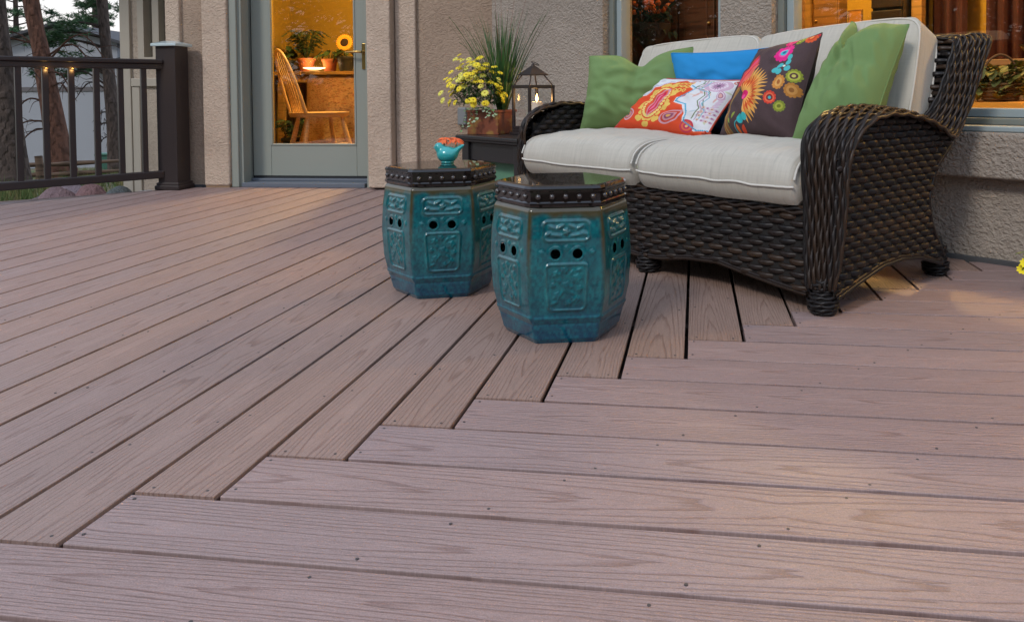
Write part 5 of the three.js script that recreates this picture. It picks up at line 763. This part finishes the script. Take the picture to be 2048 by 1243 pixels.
  const ar = thing('plant_basket', 'olive green plant in a brown wicker basket on the orange cushion', 'basket plant', onW(0.06, 0.578, -0.46)); part('basket', lathe([[0.001, 0], [0.06, 0], [0.075, 0.03], [0.08, 0.075], [0.074, 0.08], [0.001, 0.06]], 24), std([0.16, 0.08, 0.025], 0.9, { bumpMap: rep(weaveBump, 1, 0.5), bumpScale: 0.004 }), ar); for (let k = 0; k < 5; k++) part('basket_hoop', new THREE.TorusGeometry(0.066 + 0.004 * k, 0.005, 6, 28).rotateX(PI / 2).translate(0, 0.012 + k * 0.015, 0), std([0.13, 0.065, 0.02], 0.9), ar);
  part('basket_handle', tube([[-0.07, 0.07, 0], [-0.055, 0.16, 0], [0, 0.195, 0], [0.055, 0.16, 0], [0.07, 0.07, 0]], 0.005, 24, 6), std([0.10, 0.05, 0.02], 0.9), ar);
  const om = [[0.13, 0.13, 0.02], [0.08, 0.09, 0.02], [0.19, 0.16, 0.03]].map((c) => std(c, 0.7)); for (let i = 0; i < 230; i++) { const a = rr(0, 6.28), r = 0.125 * Math.sqrt(rnd()); part('leaf', leafGeo(rr(0.04, 0.07), rr(0.012, 0.02)).rotateX(rr(-1.2, 0.3)).rotateY(a).translate(cos(a) * r, 0.02 + rr(0, 0.12), sin(a) * r), om[i % 3], ar); }
  for (const [x, z, i, y] of [[-1.15, -1.45, 10.5, 2.2], [1.4, -1.4, 8, 2.2]]) {
    const cl = thing('ceiling_lamp', x < 0 ? 'glowing round ceiling lamp above the maroon curtains indoors' : 'glowing round ceiling lamp over the window bench indoors', 'lamp', onW(x, y + 0.15, z));
    part('shade', new THREE.SphereGeometry(0.13, 24, 12).scale(1, 0.5, 1), std([0.9, 0.7, 0.4], 0.6, { emissive: WARM, emissiveIntensity: 2 }), cl); part('canopy', cyl(0.05, 0.05, 0.03, 0, 0.06, 0), M.brass, cl);
    const l = new THREE.PointLight(WARM, i); l.position.set(...onW(x, y, z)); l.name = 'room_light'; l.shadow.radius = 6; scene.add(l);
  }
}
/* ------------------------------------------------------------------ yard beyond the railing */
const groundY = (x, z) => { const d = Math.hypot(x, z), k = sst(6, 34, d); return -0.47 - 1.35 * k + 0.10 * (fbm(x * 0.35 + 50, z * 0.35 + 50, 0, 0, 5, 3) - 0.45) * sst(3, 9, d); };
{
  const pos = [], idx = [], nR = 90, nA = 96, uv = [];
  for (let i = 0; i <= nR; i++) for (let j = 0; j < nA; j++) { const r = i === 0 ? 0.01 : 0.6 * Math.pow(1.072, i) * (i / 20 + 0.4), a = j / nA * PI * 2, x = cos(a) * r, z = sin(a) * r; pos.push(x, groundY(x, z), z); uv.push(x / 2, z / 2); if (i < nR) { const k = i * nA + j, q = i * nA + (j + 1) % nA; idx.push(k, q, k + nA, q, q + nA, k + nA); } }
  const gt = tex(512, 512, (i, j) => { const x = i / 512, y = j / 512, n = fbm(x * 8, y * 8, 8, 8, 6, 4), m = noise(x * 90, y * 90, 90, 90, 3), g = sst(0.38, 0.6, n); return [mix(0.17, 0.085, g) * (0.7 + 0.6 * m), mix(0.13, 0.115, g) * (0.7 + 0.6 * m), mix(0.085, 0.05, g) * (0.7 + 0.6 * m)]; });
  structure('ground', grid(pos, idx, uv), std([1, 1, 1], 0.98, { map: gt, bumpMap: rep(tex(256, 256, (i, j) => fbm(i / 256 * 20, j / 256 * 20, 20, 20, 4, 3), false), 1), bumpScale: 0.05 }));
  const tuft = () => { const g = []; for (let k = 0; k < 9; k++) { const a = rr(0, 6.28), l = rr(0.10, 0.26), o = rr(0.02, 0.10); g.push(surface(3, 1, (s, u) => [cos(a) * o * s * 1.4 + (u - 0.5) * 0.008 * (1 - s) * -sin(a), l * s * (1 - 0.25 * s), sin(a) * o * s * 1.4 + (u - 0.5) * 0.008 * (1 - s) * cos(a)])); } return fuse(g); };
  const spots = []; for (let i = 0; i < 3800; i++) { const d = 6.2 + 14 * Math.pow(rnd(), 1.3), x = -d * rr(0.50, 0.80), z = -d; if (fbm(x * 0.6, z * 0.6, 0, 0, 77, 3) + rr(-0.12, 0.12) > 0.40) spots.push([x, z]); }
  const gm = new THREE.InstancedMesh(tuft(), std([1, 1, 1], 0.9), spots.length); gm.name = 'grass'; gm.userData = { kind: 'stuff', label: 'wild green and straw grass growing around the split rail fence', category: 'grass' };
  const m4 = new THREE.Matrix4(), q = new THREE.Quaternion(), col = new THREE.Color();
  spots.forEach(([x, z], i) => { const s = rr(0.6, 1.5); m4.compose(V(x, groundY(x, z) - 0.01, z), q.setFromAxisAngle(V(0, 1, 0), rr(0, 6.28)), V(s, s * rr(0.7, 1.2), s)); gm.setMatrixAt(i, m4); const k = rnd(); gm.setColorAt(i, col.setRGB(mix(0.06, 0.26, k * k), mix(0.13, 0.21, k * k), mix(0.03, 0.09, k * k))); });
  scene.add(gm);
}
// boulders along the deck edge
const AT = (px, depth) => (px - 1181) / 1551 * depth;
[['flat grey-mauve boulder, leftmost of the row behind the railing', 84, 6.7, 0.12, 0.12, [0.24, 0.19, 0.21]], ['lumpy pinkish boulder second along the row behind the railing', 112, 6.5, 0.16, 0.16, [0.30, 0.20, 0.21]], ['pale mauve boulder between two pink ones behind the railing', 140, 6.8, 0.15, 0.17, [0.33, 0.26, 0.29]], ['long rose-coloured boulder in the middle of the row', 182, 6.6, 0.16, 0.17, [0.30, 0.17, 0.17]], ['dark grey slab-like boulder before the bay corner', 235, 6.5, 0.14, 0.17, [0.13, 0.15, 0.155]], ['whitish boulder against the foot of the bay', 283, 6.25, 0.11, 0.20, [0.48, 0.48, 0.50]], ['grey-blue boulder tucked beside the railing post', 306, 6.2, 0.12, 0.18, [0.17, 0.19, 0.21]]].forEach(([label, px, d, r, h, c], k) => {
  const x = AT(px, d), z = -d, y = groundY(x, z), t = thing('boulder', label, 'boulder', [x, y, z], rr(0, 6), 'boulders along the deck edge'), g = new THREE.IcosahedronGeometry(r, 5), P = g.attributes.position;
  for (let i = 0; i < P.count; i++) { const v = V().fromBufferAttribute(P, i), n = v.clone().normalize(), f = 0.70 + 0.55 * noise3(n.x * 1.9 + k * 7, n.y * 1.9, n.z * 1.9) + 0.14 * noise3(n.x * 6, n.y * 6 + k, n.z * 6); v.copy(n).multiplyScalar(r * f); v.y *= 1.1; P.setXYZ(i, v.x, v.y + h, v.z); }
  g.computeVertexNormals(); part('stone', triUV(g), std(c, 0.95, { map: stuccoMap, bumpMap: stuccoBump, bumpScale: 0.01 }), t);
  part('footing_stone', new THREE.IcosahedronGeometry(r * 0.8, 2).scale(1, 0.8, 1).translate(0, h * 0.15, 0), std(c.map((q) => q * 0.9), 0.95), t);
});
{ // split rail fence
  const wood = std([1, 1, 1], 0.95, { map: rep(woodTex([0.19, 0.125, 0.085], 0.5), 1) }), p0 = [AT(74, 11.2), -11.2], t = thing('split_rail_fence', 'weathered split rail fence standing in the grass behind the deck', 'fence', [p0[0], groundY(...p0), p0[1]]);
  const dir = V(0.97, 0, -0.24), n = 4;
  for (let k = -1; k < n; k++) {
    const a = dir.clone().multiplyScalar(k * 2.1), y = groundY(p0[0] + a.x, p0[1] + a.z) - groundY(...p0);
    part('fence_post', triUV(taper([[a.x, y - 0.1, a.z], [a.x + 0.005, y + 0.2, a.z], [a.x - 0.004, y + 0.47, a.z]], (s) => 0.055 - 0.006 * s, 8, 7, 0.3)), wood, t);
    if (k < n - 1) { const b = dir.clone().multiplyScalar((k + 1) * 2.1), y2 = groundY(p0[0] + b.x, p0[1] + b.z) - groundY(...p0); for (const h of [0.19, 0.335]) part('fence_rail', triUV(taper([[a.x, y + h, a.z], [(a.x + b.x) / 2, (y + y2) / 2 + h + 0.015, (a.z + b.z) / 2], [b.x, y2 + h + 0.01, b.z]], (s) => 0.028 + 0.006 * sin(s * 9), 14, 6, 0.4)), wood, t); }
  }
}
{ const d = 15, x = AT(213, d), t = thing('utility_box', 'low green utility box in the grass by the thin pine', 'utility box', [x, groundY(x, -d), -d], 0.2), m = std([0.05, 0.15, 0.11], 0.6); part('cabinet', box(0.34, 0.42, 0.3, 0, 0.21, 0, 0.02), m, t); part('lid', box(0.37, 0.05, 0.33, 0, 0.44, 0, 0.015), m, t); }
{ // neighbour's gabled house
  const d = 25, gx = AT(124, d), gy = -1.75, t = thing('neighbour_house', 'pale grey gabled house standing beyond the pines and fence', 'house', [gx, gy, -d], 0.10), wm = std([0.30, 0.31, 0.33], 0.9, { bumpMap: stuccoBump, bumpScale: 0.004 }), rf = std([0.055, 0.055, 0.06], 0.95), tr = std([0.11, 0.10, 0.10], 0.8);
  const e = 4.05, a = 4.58, w = 1.72;
  part('wall', triUV(extrude([[-w, 0], [w, 0], [w, e], [0, a], [-w, e]], 7).translate(0, 0, -7)), wm, t);
  const sl = Math.atan2(a - e, w), L = Math.hypot(w, a - e) + 0.28;
  for (const s of [-1, 1]) part('roof', box(L, 0.09, 7.5, s * L / 2, 0, 0).rotateZ(-s * sl).translate(0, a + 0.06, -3.4), rf, t);
  part('band_trim', box(2 * w + 0.02, 0.14, 0.05, 0, 2.55, 0.01), tr, t);
  part('annex_wall', triUV(slab(w + 0.01, w + 2.6, 0, 3.35, -5, 0.35)), wm, t); part('annex_roof', triUV(extrude([[w - 0.75, 3.1], [w + 2.8, 4.25], [w + 2.8, 4.37], [w - 0.78, 3.2]], 5.6).translate(0, 0, -5.1)), rf, t);
  part('window', box(0.8, 0.9, 0.06, w + 1.6, 1.9, 0.36), std([0.05, 0.06, 0.07], 0.2), t);
}
const bark = (c) => std(c, 0.95, { map: rep(tex(256, 512, (i, j) => { const x = i / 256, y = j / 512, n = noise(x * 9 + noise(x * 4, y * 6, 4, 6, 2), y * 10, 9, 10, 8), m = fbm(x * 20, y * 40, 20, 40, 4, 3), v = 0.62 + 0.45 * sst(0.15, 0.7, n) * (0.5 + 0.9 * m); return [v * 0.8, v * 0.78, v * 0.76]; }), 3, 14), bumpMap: rep(tex(128, 256, (i, j) => sst(0.2, 0.65, noise(i / 128 * 9, j / 256 * 14, 9, 14, 8)) * 0.8 + 0.2 * noise(i / 128 * 40, j / 256 * 60, 40, 60, 2), false), 3, 10), bumpScale: 0.02 });
const barkGrey = bark([0.115, 0.085, 0.072]), barkRed = bark([0.17, 0.078, 0.05]), needleM = [[0.028, 0.085, 0.038], [0.045, 0.115, 0.045], [0.075, 0.145, 0.060]].map((c) => std(c, 0.8));
const clump = (r) => { // spray of needles
  const p = [], n = 12; for (let i = 0; i < n; i++) { const d = V(rr(-1, 1), rr(-0.5, 1), rr(-1, 1)).normalize(), s = V(rr(-1, 1), rr(-1, 1), rr(-1, 1)).cross(d).normalize().multiplyScalar(r * 0.075), e = d.clone().multiplyScalar(r * rr(0.7, 1.15)); p.push(-s.x, -s.y, -s.z, s.x, s.y, s.z, e.x, e.y, e.z); }
  const g = new THREE.BufferGeometry(); g.setAttribute('position', new THREE.Float32BufferAttribute(p, 3)); g.computeVertexNormals(); return g;
};
// a tall pine: leaning trunk, bare dead twigs low down, needled branches from height c0 upwards
function makePine(label, pos, o) {
  const t = thing('pine_tree', label, 'pine tree', pos), H = o.h, pts = o.trunk, rad = (s) => mix(o.r, 0.03, Math.pow(s, 0.85)) * (1 + 0.5 * Math.pow(1 - s, 18));
  part('trunk', taper(pts, rad, 40, 12, 0.22), o.bark, t); const c = curve(pts), cl = [[], [], []], proto = [0, 1, 2, 3].map(() => clump(o.cr || 0.16));
  const at = (y) => { let a = 0, b = 1; for (let k = 0; k < 24; k++) { const m = (a + b) / 2; c.getPoint(m).y < y ? a = m : b = m; } return c.getPoint(a); };
  (o.twigs || []).forEach(([y, a, L, curl, drop]) => { const p = at(y), tip = V(cos(a) * L, -drop, sin(a) * L), mid = V(cos(a) * L * 0.5, curl, sin(a) * L * 0.5); const q = [p, p.clone().add(mid), p.clone().add(tip)], g = [taper(q, (s) => 0.020 * (1 - 0.8 * s), 14, 5)], cc = curve(q); for (let k = 2; k < 8; k++) { const b = cc.getPoint(k / 8.5), d = a + (k % 2 ? 0.8 : -0.8); g.push(taper([b, b.clone().add(V(cos(d) * L * 0.17, rr(-0.08, 0.1), sin(d) * L * 0.17)), b.clone().add(V(cos(d) * L * 0.3, rr(-0.25, 0.12), sin(d) * L * 0.3))], (s) => 0.008 * (1 - 0.8 * s), 6, 4)); } part('dead_branch', g, o.bark, t); });
  const limbs = [];
  for (let i = 0; i < o.n; i++) {
    const f = i / o.n, y = mix(o.c0, H * 0.97, Math.pow(f, 0.9)), a = o.aim && f < 0.35 ? o.aim + rr(-1.1, 1.1) : i * 2.4 + rr(-0.4, 0.4), L = o.spread * (1 - 0.75 * f) * rr(0.65, 1.1), p = at(y), tip = p.clone().add(V(cos(a) * L, L * rr(-0.28, 0.10), sin(a) * L)), mid = p.clone().lerp(tip, 0.5).add(V(0, L * 0.10, 0));
    limbs.push(taper([p, mid, tip], (s) => 0.035 * (1 - f * 0.6) * (1 - 0.85 * s), 8, 5)); const cc = curve([p, mid, tip]), m = Math.round(L * (o.dense || 26));
    for (let k = 0; k < m; k++) { const s = 0.30 + 0.72 * Math.pow(rnd(), 0.8), q = cc.getPoint(Math.min(1, s)), w = L * 0.20 * (1.1 - s * 0.5); cl[k % 3].push(proto[k % 4].clone().scale(rr(0.7, 1.3), rr(0.6, 1.1), rr(0.7, 1.3)).rotateY(rr(0, 6.28)).translate(q.x + rr(-w, w), q.y + rr(-w * 0.6, w * 0.5), q.z + rr(-w, w))); }
  }
  part('limbs', limbs, o.bark, t).userData.kind = 'stuff'; cl.forEach((g, k) => { if (g.length) part('crown', g, needleM[k], t).userData.kind = 'stuff'; }); return t;
}
const gAt = (x, z) => [x, groundY(x, z) - 0.05, z];
makePine('thick grey-barked pine trunk at the left edge of the railing', gAt(AT(17, 10.2), -10.2), { h: 11, r: 0.15, bark: barkGrey, trunk: [[0.04, 0, 0], [-0.04, 1.3, 0], [-0.16, 2.8, 0], [-0.5, 7, 0], [-0.6, 11, 0]], n: 46, c0: 3.4, spread: 2.4, twigs: [[1.7, 0.3, 0.7, 0.1, 0.2]] });
makePine('leaning orange-barked pine trunk before the gabled house', gAt(AT(124, 13), -13), { h: 13, r: 0.155, bark: barkRed, trunk: [[0, 0, 0], [-0.13, 0.9, 0], [-0.30, 2.0, 0], [-0.48, 3.1, 0], [-1.1, 7.5, 0], [-1.3, 13, 0]], n: 50, c0: 4.2, spread: 2.6, twigs: [[1.05, 2.7, 0.75, 0.02, 0.25], [0.95, 3.0, 0.7, -0.05, 0.5], [1.35, 2.8, 0.6, 0.1, 0.3], [2.0, 0.2, 1.5, 0.5, 0.3], [2.1, 0.0, 1.0, 0.25, 0.35], [2.25, 3.3, 0.9, 0.3, -0.3], [1.9, 0.4, 0.8, -0.05, 0.5], [2.35, 2.9, 1.3, 0.1, 0.5], [1.6, 0.3, 0.6, 0.1, 0.3]] });
makePine('slender dark pine by the corner of the bay with low green boughs', gAt(AT(231, 14.2), -14.2), { h: 12, r: 0.115, bark: barkGrey, trunk: [[0, 0, 0], [-0.04, 1.0, 0], [-0.12, 2.0, 0], [-0.2, 3.2, 0], [-0.4, 7, 0], [-0.5, 12, 0]], n: 64, c0: 2.0, spread: 1.2, aim: 3.0, dense: 60, cr: 0.12, twigs: [[1.6, 3.1, 0.7, 0.2, 0.2], [1.9, 3.0, 1.4, 0.35, 0.3], [1.2, 3.3, 0.4, 0.05, 0.1], [1.0, 2.9, 0.35, 0.05, 0.1], [1.7, 2.8, 1.0, 0.3, 0.4], [0.8, 3.2, 0.3, 0, 0.1]] });
makePine('far green pine standing left of the gabled house', gAt(AT(30, 27), -27), { h: 9, r: 0.16, bark: barkGrey, trunk: [[0, 0, 0], [0.1, 3, 0], [0.1, 9, 0]], n: 44, c0: 3.0, spread: 1.7, dense: 30, cr: 0.2 });
makePine('far green pine rising above the right side of the gabled roof', gAt(AT(190, 33), -33), { h: 12, r: 0.18, bark: barkGrey, trunk: [[0, 0, 0], [0.1, 4, 0], [0, 12, 0]], n: 40, c0: 5.4, spread: 1.2, dense: 24, cr: 0.2 });
// the same pines go on round the yard behind the photographer; the windows mirror them
{ const src = makePine('tall full pine in the yard to the left of the deck', gAt(-11, 1.5), { h: 12, r: 0.2, bark: barkRed, trunk: [[0, 0, 0], [0.1, 4, 0.1], [0.2, 8, 0], [0.1, 12, 0]], n: 56, c0: 1.6, spread: 2.6, dense: 12, cr: 0.26 });
  [[-13, 5.5, 1.1, 'full pine in the yard beside the left pine, second from the deck'], [-15, -2.5, 1.2, 'full pine in the yard level with the railing'], [-8, 11, 1.0, 'full pine behind the photographer to the left'], [-1, 16, 1.2, 'full pine straight behind the photographer'], [8, 15, 1.1, 'full pine behind the photographer to the right']].forEach(([x, z, s, label], k) => { const c = src.clone(); c.name = numbered('pine_tree'); c.userData = { ...src.userData, label }; c.position.set(...gAt(x, z)); c.scale.setScalar(s); c.rotation.y = k * 1.3 + 0.7; scene.add(c); }); }

{ // dense pine wood that closes the yard on the sides the photograph does not show
  const wm = new THREE.InstancedMesh(clump(1), std([1, 1, 1], 0.9), 9000); wm.name = 'pine_wood'; wm.userData = { kind: 'stuff', label: 'dense dark pine wood closing the far side of the yard', category: 'wood' };
  const m4 = new THREE.Matrix4(), q = new THREE.Quaternion(), col = new THREE.Color();
  for (let i = 0; i < 9000; i++) { const az = rr(-PI * 1.18, PI * 0.30) + PI * 0.0, k = Math.floor(az * 14), top = 5.5 + 4.5 * hash(k, 3, 8), r = 19 + 7 * rnd() + 3 * hash(k, 1, 2), y = top * Math.pow(rnd(), 0.9), x = cos(az + PI * 0.62 + PI * 0.5) * r, z = sin(az + PI * 0.62 + PI * 0.5) * r, s = rr(0.7, 1.5) * (1.15 - 0.6 * y / top); if (z < -5 || (x < 0 && z < -0.72 * -x * 1.0 - 3)) { m4.makeScale(0, 0, 0); m4.setPosition(0, -3, 0); } else m4.compose(V(x, groundY(x, z) + y, z), q.setFromAxisAngle(V(0, 1, 0), rr(0, 6.28)), V(s, s, s)); wm.setMatrixAt(i, m4); const g = rnd(); wm.setColorAt(i, col.setRGB(mix(0.015, 0.05, g), mix(0.04, 0.09, g), mix(0.02, 0.04, g))); }
  scene.add(wm);
}
scene.traverse((o) => { if (o.isMesh) { const m = o.material; o.castShadow = !(m.transmission > 0.9); o.receiveShadow = true; } if (o.isPointLight) o.castShadow = true; });
renderer.render(scene, camera);
